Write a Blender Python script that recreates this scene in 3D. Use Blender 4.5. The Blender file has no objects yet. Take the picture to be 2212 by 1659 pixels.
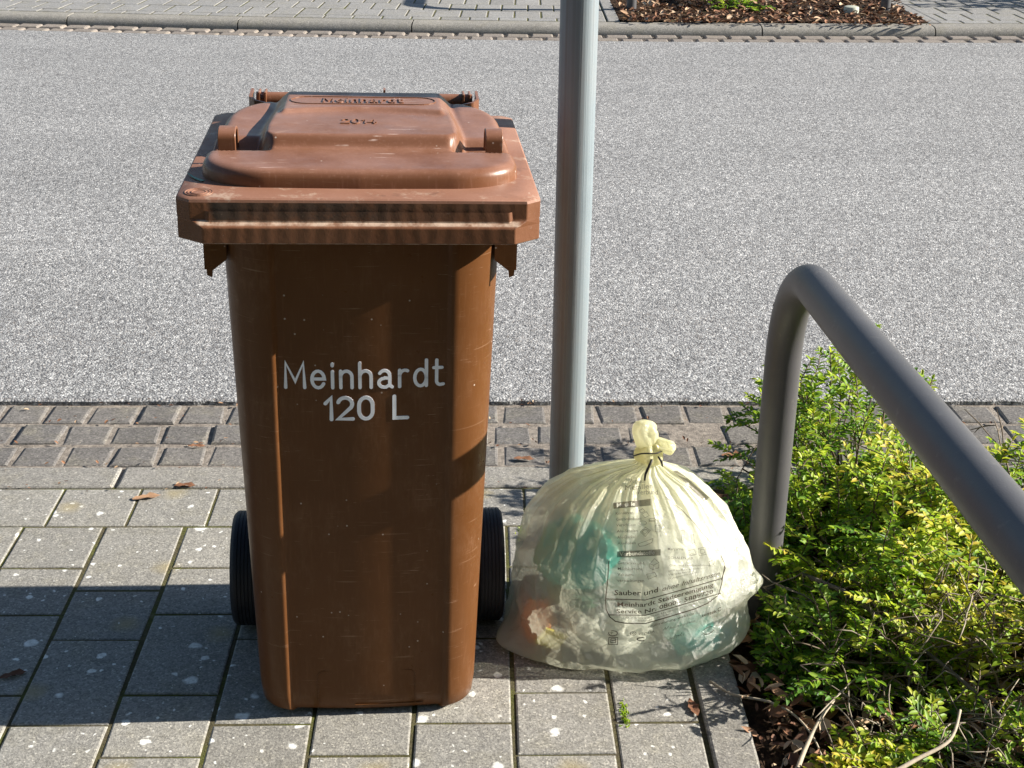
import bpy, bmesh, math, random
import numpy as np
from mathutils import Vector, Matrix, noise
from mathutils.bvhtree import BVHTree
random.seed(7); rng = np.random.default_rng(7)
rad = math.radians
SC = bpy.context.scene; COL = SC.collection

# ------------------------------------------------------------------ camera
TH, ROLL, CH = rad(23.609), rad(0.648), 1.402
FWD = Vector((0, math.cos(TH), -math.sin(TH))); U0 = Vector((0, math.sin(TH), math.cos(TH))); RX = Vector((1, 0, 0))
cr, sr = math.cos(ROLL), math.sin(ROLL)
cR = RX*cr + U0*sr; cU = RX*(-sr) + U0*cr
cd = bpy.data.cameras.new('camera'); cam = bpy.data.objects.new('camera', cd); COL.objects.link(cam)
M = Matrix((cR, cU, -FWD)).transposed().to_4x4(); M.translation = Vector((0, 0, CH)); cam.matrix_world = M
cd.sensor_width = 36; cd.lens = 36*3067.3/2212; cd.clip_start = .05; cd.clip_end = 500
SC.camera = cam

# ------------------------------------------------------------------ light
SUN_AZ, SUN_EL = rad(2.4), rad(25.5)           # measured from +X towards +Y
w = bpy.data.worlds.new('World'); SC.world = w; w.use_nodes = True
nt = w.node_tree; sky = nt.nodes.new('ShaderNodeTexSky'); sky.sky_type = 'NISHITA'; sky.sun_disc = False
sky.sun_elevation = SUN_EL; sky.sun_rotation = rad(90)-SUN_AZ; sky.air_density = 1.0; sky.dust_density = .6; sky.ozone_density = 1.5
bg = nt.nodes['Background']; bg.inputs[1].default_value = .05; nt.links.new(sky.outputs[0], bg.inputs[0])
sl = bpy.data.lights.new('sun', 'SUN'); sl.energy = 5.0; sl.angle = rad(.53); sl.color = (1, .93, .83)
so = bpy.data.objects.new('sun', sl); COL.objects.link(so)
sd = Vector((math.cos(SUN_EL)*math.cos(SUN_AZ), math.cos(SUN_EL)*math.sin(SUN_AZ), math.sin(SUN_EL)))
so.rotation_euler = sd.to_track_quat('Z', 'Y').to_euler(); so.location = sd*30
vs = SC.view_settings; vs.view_transform = 'Standard'; vs.look = 'None'; vs.exposure = 1.35; vs.gamma = 1
SC.cycles.max_bounces = 8; SC.cycles.transparent_max_bounces = 16

# ------------------------------------------------------------------ helpers
class NB:
    def __init__(s, name):
        s.m = bpy.data.materials.new(name); s.m.use_nodes = True; s.t = s.m.node_tree
        s.b = s.t.nodes['Principled BSDF']; s.out = s.t.nodes['Material Output']
        tc = s.n('ShaderNodeTexCoord'); s.obj = tc.outputs['Object']
    def n(s, typ, **k):
        nd = s.t.nodes.new(typ)
        for a, v in k.items(): setattr(nd, a, v)
        return nd
    def put(s, sock, v):
        if v is None: return
        if isinstance(v, bpy.types.NodeSocket): s.t.links.new(v, sock)
        else: sock.default_value = v
    def scale(s, v, sc):
        nd = s.n('ShaderNodeMapping'); s.put(nd.inputs[0], v); nd.inputs['Scale'].default_value = sc; return nd.outputs[0]
    def noise(s, scale, detail=4, rough=.55, vec=None, dist=0, color=False):
        nd = s.n('ShaderNodeTexNoise'); s.put(nd.inputs['Vector'], vec or s.obj)
        nd.inputs['Scale'].default_value = scale; nd.inputs['Detail'].default_value = detail
        nd.inputs['Roughness'].default_value = rough; nd.inputs['Distortion'].default_value = dist
        return nd.outputs[1 if color else 0]
    def vor(s, scale, vec=None, feature='F1', out='Distance', rnd=1, dim='3D'):
        nd = s.n('ShaderNodeTexVoronoi', feature=feature, voronoi_dimensions=dim); s.put(nd.inputs['Vector'], vec or s.obj)
        nd.inputs['Scale'].default_value = scale; nd.inputs['Randomness'].default_value = rnd
        return nd.outputs[out]
    def math(s, op, a, b=None, c=None, clamp=False):
        nd = s.n('ShaderNodeMath', operation=op, use_clamp=clamp); s.put(nd.inputs[0], a); s.put(nd.inputs[1], b)
        if c is not None: s.put(nd.inputs[2], c)
        return nd.outputs[0]
    def map(s, v, a, b, c=0., d=1.):
        nd = s.n('ShaderNodeMapRange'); s.put(nd.inputs[0], v)
        for i, q in enumerate((a, b, c, d)): nd.inputs[i+1].default_value = q
        return nd.outputs[0]
    def ramp(s, v, stops, interp='LINEAR'):
        nd = s.n('ShaderNodeValToRGB'); s.put(nd.inputs[0], v); r = nd.color_ramp; r.interpolation = interp
        while len(r.elements) < len(stops): r.elements.new(.5)
        for e, (p, c) in zip(r.elements, stops): e.position = p; e.color = (*c, 1) if len(c) == 3 else c
        return nd.outputs[0]
    def mix(s, f, a, b, mode='MIX'):
        nd = s.n('ShaderNodeMix', data_type='RGBA', blend_type=mode); s.put(nd.inputs[0], f)
        for i, v in ((6, a), (7, b)):
            if isinstance(v, tuple) and len(v) == 3: v = (*v, 1)
            s.put(nd.inputs[i], v)
        return nd.outputs[2]
    def attr(s, name, out=2):
        nd = s.n('ShaderNodeAttribute', attribute_name=name); return nd.outputs[out]
    def sep(s, v):
        nd = s.n('ShaderNodeSeparateXYZ'); s.put(nd.inputs[0], v); return nd.outputs
    def bump(s, h, strength=.5, dist=.002):
        nd = s.n('ShaderNodeBump'); s.put(nd.inputs['Height'], h); nd.inputs['Strength'].default_value = strength
        nd.inputs['Distance'].default_value = dist; s.put(s.b.inputs['Normal'], nd.outputs[0]); return nd.outputs[0]
    def set(s, color=None, rough=None, spec=None, metal=None):
        if isinstance(color, tuple) and len(color) == 3: color = (*color, 1)
        s.put(s.b.inputs['Base Color'], color); s.put(s.b.inputs['Roughness'], rough)
        s.put(s.b.inputs['Specular IOR Level'], spec); s.put(s.b.inputs['Metallic'], metal); return s.m

def tag(o, label=None, cat=None, group=None, kind=None):
    if label: o['label'] = label
    if cat: o['category'] = cat
    if group: o['group'] = group
    if kind: o['kind'] = kind
    return o
def empty(name, loc=(0, 0, 0), rot=(0, 0, 0)):
    o = bpy.data.objects.new(name, None); COL.objects.link(o); o.location = loc; o.rotation_euler = rot; o.empty_display_size = .05
    return o
def mesh(name, v, f, mat, parent=None, smooth=False, attrs=None, angle=None):
    me = bpy.data.meshes.new(name); me.from_pydata([tuple(p) for p in v], [], [tuple(map(int, q)) for q in f])
    if mat: me.materials.append(mat)
    if smooth: me.polygons.foreach_set('use_smooth', [True]*len(me.polygons))
    if attrs:
        for k, a in attrs.items():
            at = me.attributes.new(k, 'FLOAT', 'POINT'); at.data.foreach_set('value', np.asarray(a, dtype=np.float32))
    me.validate(); me.update()
    if angle is not None: me.set_sharp_from_angle(angle=rad(angle))
    o = bpy.data.objects.new(name, me); COL.objects.link(o)
    if parent: o.parent = parent
    return o
def tube_vf(pts, rads, n=12, closed_ends=True):
    V, F = [], []; up = Vector((0, 0, 1)); pts = [Vector(p) for p in pts]; prev = None
    if not hasattr(rads, '__len__'): rads = [rads]*len(pts)
    for i, p in enumerate(pts):
        t = (pts[min(i+1, len(pts)-1)]-pts[max(i-1, 0)]).normalized()
        if prev is None: a = t.cross(up if abs(t.z) < .9 else Vector((0, 1, 0))).normalized()
        else: a = (prev - t*prev.dot(t)).normalized()
        prev = a; b = t.cross(a)
        for k in range(n):
            an = 2*math.pi*k/n; V.append(p+(a*math.cos(an)+b*math.sin(an))*rads[i])
    for i in range(len(pts)-1):
        for k in range(n):
            F.append((i*n+k, i*n+(k+1) % n, (i+1)*n+(k+1) % n, (i+1)*n+k))
    if closed_ends: F.append(tuple(range(n))[::-1]); F.append(tuple(range((len(pts)-1)*n, len(pts)*n)))
    return V, F
class Acc:
    def __init__(s): s.v = []; s.f = []; s.t = []
    def add(s, V, F, t=0):
        o = len(s.v); s.v += [tuple(p) for p in V]; s.f += [tuple(i+o for i in q) for q in F]; s.t += [t]*len(V)
    def box(s, x0, x1, y0, y1, z0, z1, t=0):
        s.add([(x0,y0,z0),(x1,y0,z0),(x1,y1,z0),(x0,y1,z0),(x0,y0,z1),(x1,y0,z1),(x1,y1,z1),(x0,y1,z1)],
              [(0,3,2,1),(4,5,6,7),(0,1,5,4),(1,2,6,5),(2,3,7,6),(3,0,4,7)], t)
    def make(s, name, mat, parent=None, smooth=False, angle=None, attr=True):
        return mesh(name, s.v, s.f, mat, parent, smooth, {'tint': s.t} if attr else None, angle)
def rings(R, cap0=False, cap1=False):
    V, F = [], []; n = len(R[0])
    for r in R: V += [tuple(p) for p in r]
    for i in range(len(R)-1):
        for k in range(n):
            F.append((i*n+k, i*n+(k+1) % n, (i+1)*n+(k+1) % n, (i+1)*n+k))
    if cap0: F.append(tuple(range(n))[::-1])
    if cap1: F.append(tuple(range((len(R)-1)*n, len(R)*n)))
    return V, F
def bevel(o, wd, seg=2, ang=35):
    m = o.modifiers.new('bevel', 'BEVEL'); m.width = wd; m.segments = seg; m.limit_method = 'ANGLE'; m.angle_limit = rad(ang); return o
def ribbon2d(pts, wd, cap=5):
    """flat stroke with round ends: returns 2-D outline verts and faces"""
    P = [Vector(p) for p in pts]; V, F = [], []; n = len(P)
    closed = (P[0]-P[-1]).length < 1e-6
    for i, p in enumerate(P):
        if closed and i in (0, n-1): t = (P[1]-P[0]).normalized()+(P[-1]-P[-2]).normalized()
        else: t = (P[min(i+1, n-1)]-P[i]).normalized()+(P[i]-P[max(i-1, 0)]).normalized()
        if t.length < 1e-6: t = Vector((1, 0))
        t.normalize(); nn = Vector((-t.y, t.x))
        d = (P[min(i+1, n-1)]-P[max(i, 0)]) if i < n-1 else (P[i]-P[i-1])
        c = max(.55, abs(nn.dot(Vector((-d.y, d.x)).normalized()))) if d.length > 0 else 1
        V += [p+nn*wd/2/c, p-nn*wd/2/c]
    for i in range(n-1): F.append((2*i, 2*i+1, 2*i+3, 2*i+2))
    if not closed and cap:
        for e, (i, s) in enumerate(((0, -1), (n-1, 1))):
            t = ((P[1]-P[0]) if i == 0 else (P[-1]-P[-2])).normalized()*s; nn = Vector((-t.y, t.x)); b = len(V)
            for k in range(1, cap):
                a = math.pi*k/cap; V.append(P[i]+nn*math.cos(a)*wd/2+t*math.sin(a)*wd/2)
            ring = ([2*i+1] if s < 0 else [2*i])+list(range(b, b+cap-1))+([2*i] if s < 0 else [2*i+1])
            F.append(tuple(ring)[::-1])
    return V, F
def arc(cx, cy, rx, ry, a0, a1, n=10):
    return [(cx+rx*math.cos(rad(a0+(a1-a0)*i/n)), cy+ry*math.sin(rad(a0+(a1-a0)*i/n))) for i in range(n+1)]
# stroke letters (cap height 1)
GL = {
 'M': (.78, [[(0, 0), (.03, 1), (.40, .25), (.75, 1), (.78, 0)]]),
 'e': (.55, [[(.02, .36), (.53, .36)]+arc(.275, .34, .255, .34, 5, 330, 16)]),
 'i': (.06, [[(.03, 0), (.03, .66)], [(.03, .90), (.03, .97)]]),
 'n': (.50, [[(.02, 0), (.02, .68)], [(.02, .42)]+arc(.25, .44, .23, .24, 170, 0, 10)+[(.48, 0)]]),
 'h': (.50, [[(.02, 0), (.02, 1.0)], [(.02, .42)]+arc(.25, .44, .23, .24, 170, 0, 10)+[(.48, 0)]]),
 'a': (.56, [arc(.24, .46, .22, .22, 150, 0, 8)+[(.46, .06), (.56, .0)], [(.46, .36), (.25, .38)]+arc(.22, .18, .21, .18, 90, 270, 8)+[(.30, .0), (.46, .1)]]),
 'r': (.34, [[(.02, 0), (.02, .68)], [(.02, .42)]+arc(.24, .44, .22, .23, 170, 60, 6)]),
 'd': (.52, [[(.50, 0), (.50, 1.05)], arc(.26, .34, .24, .34, 0, 360, 20)]),
 't': (.42, [[(.12, 1.03), (.12, .2)]+arc(.27, .17, .15, .15, 180, 280, 6)+[(.40, .04)], [(0, .72), (.34, .72)]]),
 '1': (.24, [[(0, .72), (.22, .97), (.22, 0)]]),
 '2': (.58, [arc(.29, .70, .27, .28, 165, -35, 12)+[(.02, .02), (.58, .02)]]),
 '0': (.58, [arc(.28, .62, .26, .36, 0, 180, 12)+arc(.28, .38, .26, .36, 180, 360, 12)+[(.54, .62)]]),
 'L': (.50, [[(0, 1), (0, .02), (.50, .02)]]),
 '4': (.58, [[(.44, 0), (.44, 1), (0, .28), (.58, .28)]]), ' ': (.35, [])}
def strokes(txt, size, gap):
    x = 0; out = []
    for c in txt:
        wd, S = GL[c]
        for s in S: out.append([((x+p[0])*size, p[1]*size) for p in s])
        x += wd+gap
    return out, (x-gap)*size
def raised(acc, pts, wd, fn, hgt):
    """ribbon raised from a surface; fn(u,v,h) -> 3-D point"""
    V, F = ribbon2d(pts, wd); n = len(V)
    V3 = [fn(p.x, p.y, hgt) for p in V]+[fn(p.x, p.y, -.001) for p in V]
    F3 = [tuple(f) for f in F]; ed = {}
    for f in F:
        for i in range(len(f)):
            a, b = f[i], f[(i+1) % len(f)]
            if (b, a) in ed: ed.pop((b, a))
            else: ed[(a, b)] = 1
    F3 += [(a, a+n, b+n, b) for a, b in ed]
    acc.add(V3, F3)

# ------------------------------------------------------------------ materials
def m_asphalt():
    s = NB('asphalt'); fine = s.vor(230, out='Color'); fx = s.sep(fine)
    mid = s.vor(120, out='Color'); mx = s.sep(mid)
    v = s.math('MULTIPLY_ADD', fx[0], .55, s.math('MULTIPLY', mx[1], .45))
    big = s.noise(1.6, 6, .65, s.scale(s.obj, (.22, 1, 1))); v2 = s.math('ADD', v, s.math('MULTIPLY', s.math('SUBTRACT', big, .5), .25))
    c = s.ramp(v2, [(0.10, (.09, .091, .095)), (.32, (.18, .182, .185)), (.55, (.28, .282, .285)), (.76, (.39, .395, .395)), (.94, (.66, .66, .65))])
    tintn = s.sep(fine)[2]; c = s.mix(s.map(tintn, .85, 1, 0, .35), c, (.32, .26, .21))
    gap = s.vor(190, feature='DISTANCE_TO_EDGE'); c = s.mix(s.map(gap, 0, .12, .55, 0), c, (.06, .06, .062))
    s.set(c, .8, .35); s.bump(s.math('ADD', s.math('MULTIPLY', s.vor(190), -1), s.math('MULTIPLY', s.noise(60, 3), .6)), .55, .004); return s.m
def m_paver(name, base, dark, spots=True, speck=330):
    s = NB(name); t = s.attr('tint')
    c = s.mix(t, base, dark); c = s.mix(s.map(s.noise(1.3, 3, .5), .4, .65, 0, .5), c, tuple(base[i]*(.80, .84, .92)[i] for i in range(3)))
    c = s.mix(s.map(s.noise(3.0, 5, .6), .35, .75, 0, .55), c, tuple(.62*x for x in base))
    c = s.mix(s.map(s.noise(14, 4, .65), .5, .8, 0, .45), c, (.25, .23, .16)); c = s.mix(s.map(s.noise(38, 5, .7), .35, .6, .35, 0), c, tuple(.5*x for x in base))
    sp = s.sep(s.vor(speck, out='Color'))[0]
    c = s.mix(.75, c, s.ramp(sp, [(0, (.28, .28, .28)), (.5, (.5, .5, .5)), (.9, (.62, .62, .61)), (1, (.95, .94, .9))]), 'OVERLAY')
    if spots:
        wv = s.n('ShaderNodeVectorMath', operation='ADD'); s.put(wv.inputs[0], s.obj)
        wn = s.n('ShaderNodeVectorMath', operation='SCALE'); s.put(wn.inputs[0], s.noise(45, 3, color=True)); wn.inputs[3].default_value = .022
        s.put(wv.inputs[1], wn.outputs[0]); wv = wv.outputs[0]
        for sc, th, pr in ((10, .10, .68), (22, .13, .80), (55, .14, .90)):
            d = s.vor(sc, wv, dim='2D'); rc = s.sep(s.vor(sc, wv, out='Color', dim='2D'))
            on = s.math('GREATER_THAN', rc[0], pr); siz = s.math('MULTIPLY_ADD', rc[1], th, .05)
            e = s.map(s.math('SUBTRACT', siz, d), 0, .05, 0, 1)
            f = s.math('MULTIPLY', s.math('MULTIPLY', e, on), s.map(s.noise(120, 2), .3, .6, .5, .95))
            c = s.mix(f, c, (.80, .81, .77))
        d = s.vor(7.5, wv, dim='2D'); rc = s.sep(s.vor(7.5, wv, out='Color', dim='2D'))
        f = s.math('MULTIPLY', s.math('GREATER_THAN', rc[2], .72), s.map(d, .05, .24, .5, 0)); c = s.mix(f, c, (.33, .27, .13))
    s.set(c, .9, .25)
    s.bump(s.math('ADD', s.math('MULTIPLY', s.noise(260, 3, .7), .7), s.math('MULTIPLY', s.noise(30, 4), .8)), .7, .0022); return s.m
def m_joint():
    s = NB('joint_fill'); n = s.noise(9, 5, .7); n2 = s.noise(160, 3, .7)
    c = s.ramp(n, [(.35, (.13, .11, .075)), (.5, (.12, .11, .055)), (.62, (.13, .14, .04)), (.72, (.20, .17, .10))])
    c = s.mix(s.map(n2, .4, .7), c, s.mix(.5, c, (.02, .02, .012)))
    s.set(c, .95, .1); s.bump(s.noise(200, 4, .8), 1, .006); return s.m
def m_sand():
    s = NB('gutter_fill'); c = s.ramp(s.noise(70, 5, .75), [(.3, (.13, .115, .10)), (.5, (.26, .23, .20)), (.7, (.44, .39, .33))])
    s.set(c, .95, .1); s.bump(s.noise(240, 4, .8), 1, .005); return s.m
def m_soil():
    s = NB('soil'); c = s.ramp(s.noise(60, 6, .75), [(.3, (.012, .008, .006)), (.5, (.045, .028, .018)), (.62, (.10, .06, .038)), (.8, (.2, .13, .08))])
    s.set(c, .95, .1); s.bump(s.noise(90, 6, .8), 1, .012); return s.m
def m_brown(name, base, faded, rough, dirt=0, spec=.42, fade_shade=False):
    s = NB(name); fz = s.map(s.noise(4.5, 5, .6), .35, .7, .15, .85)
    if fade_shade:
        g = s.n('ShaderNodeNewGeometry'); nz = s.sep(g.outputs['Normal'])[2]; fz = s.math('MULTIPLY', s.map(s.noise(7, 6, .7), .3, .68, .05, 1), s.map(nz, .55, .93))  # fades the tops, and puts the shade of upright walls into the colour
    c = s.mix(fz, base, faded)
    st = s.noise(9, 4, .6, s.scale(s.obj, (30, 30, 2.5))); c = s.mix(s.map(st, .55, .75, 0, .22), c, tuple(min(1, x*1.5+.02) for x in faded))
    # scuffs
    sc1 = s.noise(7, 2, .5, s.scale(s.obj, (3, 3, 60)), 1.5); sc2 = s.noise(24, 5, .8)
    f = s.math('MULTIPLY', s.map(sc1, .66, .72), s.map(sc2, .50, .62)); c = s.mix(s.math('MULTIPLY', f, .5), c, (.36, .22, .15))
    if fade_shade:
        for rot, sd_ in ((.5, 3), (1.9, 9), (2.7, 5)):
            mp = s.n('ShaderNodeMapping'); s.put(mp.inputs[0], s.obj); mp.inputs['Rotation'].default_value = (0, 0, rot); mp.inputs['Location'].default_value = (sd_, 0, 0); mp.inputs['Scale'].default_value = (14, 260, 1)
            ln_ = s.math('MULTIPLY', s.map(s.noise(1, 1, .4, mp.outputs[0]), .70, .76), s.map(s.noise(13+sd_, 3, .6), .54, .62)); c = s.mix(s.math('MULTIPLY', ln_, .7), c, (.62, .48, .42))
    sp = s.vor(75); rc = s.sep(s.vor(75, out='Color'))
    f2 = s.math('MULTIPLY', s.map(sp, .05, .13, .8, 0), s.math('GREATER_THAN', rc[0], .93)); c = s.mix(f2, c, (.55, .47, .40))
    if not fade_shade and not dirt:
        hz = s.math('MULTIPLY', s.map(s.noise(6, 4, .6), .42, .68), s.map(s.noise(1, 4, .75, s.scale(s.obj, (90, 90, 30))), .45, .7, .1, 1)); c = s.mix(s.math('MULTIPLY', hz, .38), c, (.24, .135, .08))
        for rot, sd_ in ((.3, 2), (1.3, 7), (2.3, 4)):
            mp = s.n('ShaderNodeMapping'); s.put(mp.inputs[0], s.obj); mp.inputs['Rotation'].default_value = (0, rot, 0); mp.inputs['Location'].default_value = (sd_, 0, 0); mp.inputs['Scale'].default_value = (10, 1, 240)
            ln_ = s.math('MULTIPLY', s.map(s.noise(1, 1, .4, mp.outputs[0]), .68, .74), s.map(s.noise(9+sd_, 3, .6), .52, .62)); c = s.mix(s.math('MULTIPLY', ln_, .28), c, (.36, .23, .15))
    if dirt:
        g = s.noise(30, 6, .75); c = s.mix(s.map(g, .55, .68, 0, dirt), c, (.52, .42, .33))
        c = s.mix(s.map(s.noise(12, 6, .7), .58, .7, 0, dirt), c, (.05, .04, .035))
    rr = s.map(s.noise(20, 5, .7), .3, .7, rough-.07, rough+.13)
    s.set(c, rr, spec); s.bump(s.math('ADD', s.noise(14, 3, .5), s.math('MULTIPLY', s.noise(180, 3, .6), .15)), .12, .003); return s.m
def m_streak():
    s = NB('weathered_skirt_plastic'); x = s.sep(s.obj); ax_ = s.math('ABSOLUTE', x[0])
    c = s.mix(s.map(s.noise(9, 5, .65), .35, .7), (.135, .052, .022), (.20, .088, .045))
    inner = s.map(ax_, .207, .203)
    rib = s.math('SINE', s.math('MULTIPLY', s.math('ADD', x[0], s.math('MULTIPLY', s.noise(9, 2, .5, s.scale(s.obj, (1, 0, 1))), .05)), 270))
    c = s.mix(s.math('MULTIPLY', s.math('MULTIPLY', s.map(rib, .3, 1, 0, .22), s.map(s.noise(11, 3), .35, .6)), inner), c, (.07, .038, .022))
    gm = s.noise(20, 6, .75); up = s.map(x[2], .8475, .849); mid = s.map(s.noise(3.2, 2, .5, s.scale(s.obj, (1, 0, 0))), .40, .52)
    c = s.mix(s.math('MULTIPLY', s.math('MULTIPLY', s.math('MULTIPLY', up, s.map(gm, .36, .52, .15, .85)), mid), s.map(ax_, .2, .19)), c, (.045, .038, .032))
    c = s.mix(s.map(s.noise(130, 5, .8), .64, .72, 0, .5), c, (.42, .33, .27))
    lit_ledge = s.math('MULTIPLY', s.math('MULTIPLY', s.map(x[2], .8415, .8430), s.map(x[2], .8480, .8470)), s.map(ax_, .214, .208))  # highlight of the upward step, put into the colour as a pale band
    c = s.mix(s.math('MULTIPLY', lit_ledge, s.map(s.noise(50, 4, .7), .35, .6, .15, .85)), c, (.52, .40, .31))
    lip = s.map(x[2], .8195, .8185); c = s.mix(s.math('MULTIPLY', lip, s.map(s.noise(70, 4, .7), .4, .6, 0, .6)), c, (.45, .36, .29))
    s.set(c, .48, .4); s.bump(s.math('ADD', s.math('MULTIPLY', s.math('MULTIPLY', rib, inner), .10), s.math('MULTIPLY', s.noise(120, 4, .7), .3)), .4, .003); return s.m
def m_galv():
    s = NB('galvanised_steel'); v = s.scale(s.obj, (60, 60, 1.2)); n = s.noise(1.5, 6, .7, v); n2 = s.noise(9, 5, .7)
    c = s.mix(n, (.17, .21, .24), (.29, .35, .38)); c = s.mix(s.map(n2, .45, .75, 0, .5), c, (.26, .26, .26))
    streak = s.noise(2.2, 3, .5, s.scale(s.obj, (38, 38, .5))); c = s.mix(s.map(streak, .58, .68, 0, .5), c, (.20, .185, .18))
    lines = s.noise(3, 2, .5, s.scale(s.obj, (90, 90, .25))); c = s.mix(s.map(lines, .40, .62, .25, 0), c, (.13, .15, .17)); s.set(c, s.map(n2, .3, .7, .48, .66), .45, .22); s.bump(s.math('ADD', n, lines), .3, .002); return s.m
def m_railing():
    s = NB('grey_micaceous_paint'); c = s.mix(s.map(s.noise(6, 5, .6), .3, .7), (.062, .061, .066), (.088, .086, .090))
    c = s.mix(s.map(s.noise(40, 5, .7), .62, .75, 0, .35), c, (.24, .23, .215)); s.set(c, .46, .5); s.bump(s.noise(400, 3), .15, .0012); return s.m
def m_leaf():
    s = NB('shrub_leaf'); t = s.attr('tint')
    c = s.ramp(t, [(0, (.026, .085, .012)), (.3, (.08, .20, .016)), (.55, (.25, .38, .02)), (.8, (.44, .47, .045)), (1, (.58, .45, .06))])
    b = s.b; s.set(c, .50, .4); tr = s.n('ShaderNodeBsdfTranslucent'); s.put(tr.inputs[0], s.mix(.5, c, (.25, .36, .02), 'ADD'))
    mx = s.n('ShaderNodeMixShader'); mx.inputs[0].default_value = .42
    s.t.links.new(b.outputs[0], mx.inputs[1]); s.t.links.new(tr.outputs[0], mx.inputs[2]); s.t.links.new(mx.outputs[0], s.out.inputs[0]); return s.m
def m_deadleaf():
    s = NB('dead_leaf'); t = s.attr('tint')
    c = s.ramp(t, [(0, (.05, .024, .014)), (.35, (.13, .055, .028)), (.65, (.26, .13, .07)), (.85, (.42, .28, .17)), (1, (.55, .43, .30))])
    s.set(c, .7, .3); s.bump(s.noise(150, 3), .3, .002); return s.m
def m_twig(name='twig_bark', a=(.07, .048, .032), b=(.25, .20, .145)):
    s = NB(name); t = s.attr('tint'); c = s.mix(t, a, b); c = s.mix(s.map(s.noise(120, 4, .7), .4, .7, 0, .5), c, tuple(x*.5 for x in a)); s.set(c, .8, .25); return s.m
def plain(name, c, r=.6, spec=.4, bumpn=None):
    s = NB(name); cc = s.mix(s.map(s.noise(25, 4), .3, .7, 0, .4), c, tuple(x*.7 for x in c)); s.set(cc, r, spec)
    if bumpn: s.bump(s.noise(bumpn, 4, .7), .4, .003)
    return s.m
ASPH = m_asphalt(); PAV = m_paver('concrete_paver', (.335, .322, .288), (.255, .246, .225)); KERB = m_paver('concrete_kerb', (.30, .285, .255), (.25, .24, .22), False)
SETT = m_paver('sett_stone', (.19, .178, .165), (.135, .127, .12), False, 260); SETT_FAR = m_paver('far_sett_stone', (.27, .235, .205), (.21, .185, .165), False)
FPAV = m_paver('far_concrete_paver', (.30, .295, .285), (.25, .245, .235), False)
JOINT = m_joint(); SAND = m_sand(); SOIL = m_soil()
BODY = m_brown('brown_plastic', (.092, .0355, .0105), (.120, .049, .017), .34, 0, .18); LID = m_brown('sun_faded_wall_shaded_brown_plastic', (.155, .064, .031), (.275, .145, .103), .34, .0, .42, True)
FLANGE = m_brown('dirty_brown_plastic', (.22, .10, .06), (.31, .165, .115), .5, .5); SKIRT = m_streak()
RUB = plain('black_rubber', (.013, .015, .021), .62, .4, 90); GALV = m_galv(); RAIL = m_railing(); LEAF = m_leaf(); DEAD = m_deadleaf(); TWIG = m_twig()

# ------------------------------------------------------------------ ground (paving frame is turned 1.6 degrees)
PY = rad(1.6); RZ = Matrix.Rotation(PY, 4, 'Z')
PX0, PY0 = -.739, 2.4985
def pf(x, y, z=0):       # paving frame -> world
    return Vector((x*math.cos(PY)-y*math.sin(PY), x*math.sin(PY)+y*math.cos(PY), z))
def block(acc, quad, z0, z1, bv, tint, jit=.0):
    """bevelled block with a 4-corner footprint"""
    c = sum((Vector(q) for q in quad), Vector((0, 0)))/4
    def ins(d): 
        out = []
        for i, q in enumerate(quad):
            q = Vector(q); a = (Vector(quad[i-1])-q).normalized(); b = (Vector(quad[(i+1) % 4])-q).normalized(); out.append(q+(a+b)*d)
        return out
    tx, ty = random.uniform(-jit, jit), random.uniform(-jit, jit); dz = random.uniform(-jit, jit)*.12
    def zz(p, z): return (p.x, p.y, z+dz+tx*(p.x-c.x)+ty*(p.y-c.y))
    R = [[zz(p, z0) for p in ins(0)], [zz(p, z1-bv) for p in ins(0)], [zz(p, z1-bv*.3) for p in ins(bv*.3)], [zz(p, z1) for p in ins(bv)]]
    V, F = rings(R, cap1=True); acc.add(V, F, tint)
def add_field(acc, x0, x1, seq_even, seq_odd, yshift=0): pass
DE = [0, -3, -5, -8, -10, -13, -15, -18, -20, -23, -25, -28]; DO = [0, -2, -4, -7, -9, -12, -14, -17, -19, -22, -24, -27]
A = Acc(); gp = .0031
for k in range(-14, 7):
    xa, xb = PX0+k*.16, PX0+(k+1)*.16
    if k == 6: xb = .361
    D = DE if k % 2 == 0 else DO
    for i in range(len(D)-1):
        ya, yb = PY0+D[i+1]*.08, PY0+D[i]*.08; j = lambda: random.uniform(-.0012, .0012)
        q = [(xa+gp+j(), ya+gp*.6+j()), (xb-gp+j(), ya+gp*.6+j()), (xb-gp+j(), yb-gp*.6+j()), (xa+gp+j(), yb-gp*.6+j())]
        block(A, [pf(*p).xy for p in q], -.05, 0, .0035, random.random(), .006)
for k in range(-14, 12):   # first row of squares, shifted
    xa = PX0+.04+(k-.0)*.16; q = [(xa+gp*.7, PY0+gp*.5), (xa+.16-gp*.7, PY0+gp*.5), (xa+.16-gp*.7, PY0+.16-gp*.4), (xa+gp*.7, PY0+.16-gp*.4)]
    if xa > .42: continue
    block(A, [pf(*p).xy for p in q], -.05, 0, .003, random.random(), .005)
pav = A.make('pavement', PAV); tag(pav, 'grey concrete slab pavement with mossy joints and white lichen spots', kind='structure')
A = Acc()
for k in range(-3, 4):
    xa = PX0+.0+k*1.0-.02; q = [(xa+.004, PY0+.163), (xa+.996, PY0+.163), (xa+.996, PY0+.259), (xa+.004, PY0+.259)]
    block(A, [pf(*p).xy for p in q], -.08, .002, .006, random.random(), .002)
for k in range(-4, 3):     # edging along the planting bed
    ya = 1.70+k*1.0-.3; q = [(.3655, ya+.003), (.436, ya+.003), (.436, ya+.997), (.3655, ya+.997)]
    if ya > 2.5: continue
    if ya+.997 > 2.655: q[2] = (.436, 2.655); q[3] = (.3655, 2.655)
    block(A, [pf(*p).xy for p in q], -.08, .004, .005, random.random(), .002)
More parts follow.
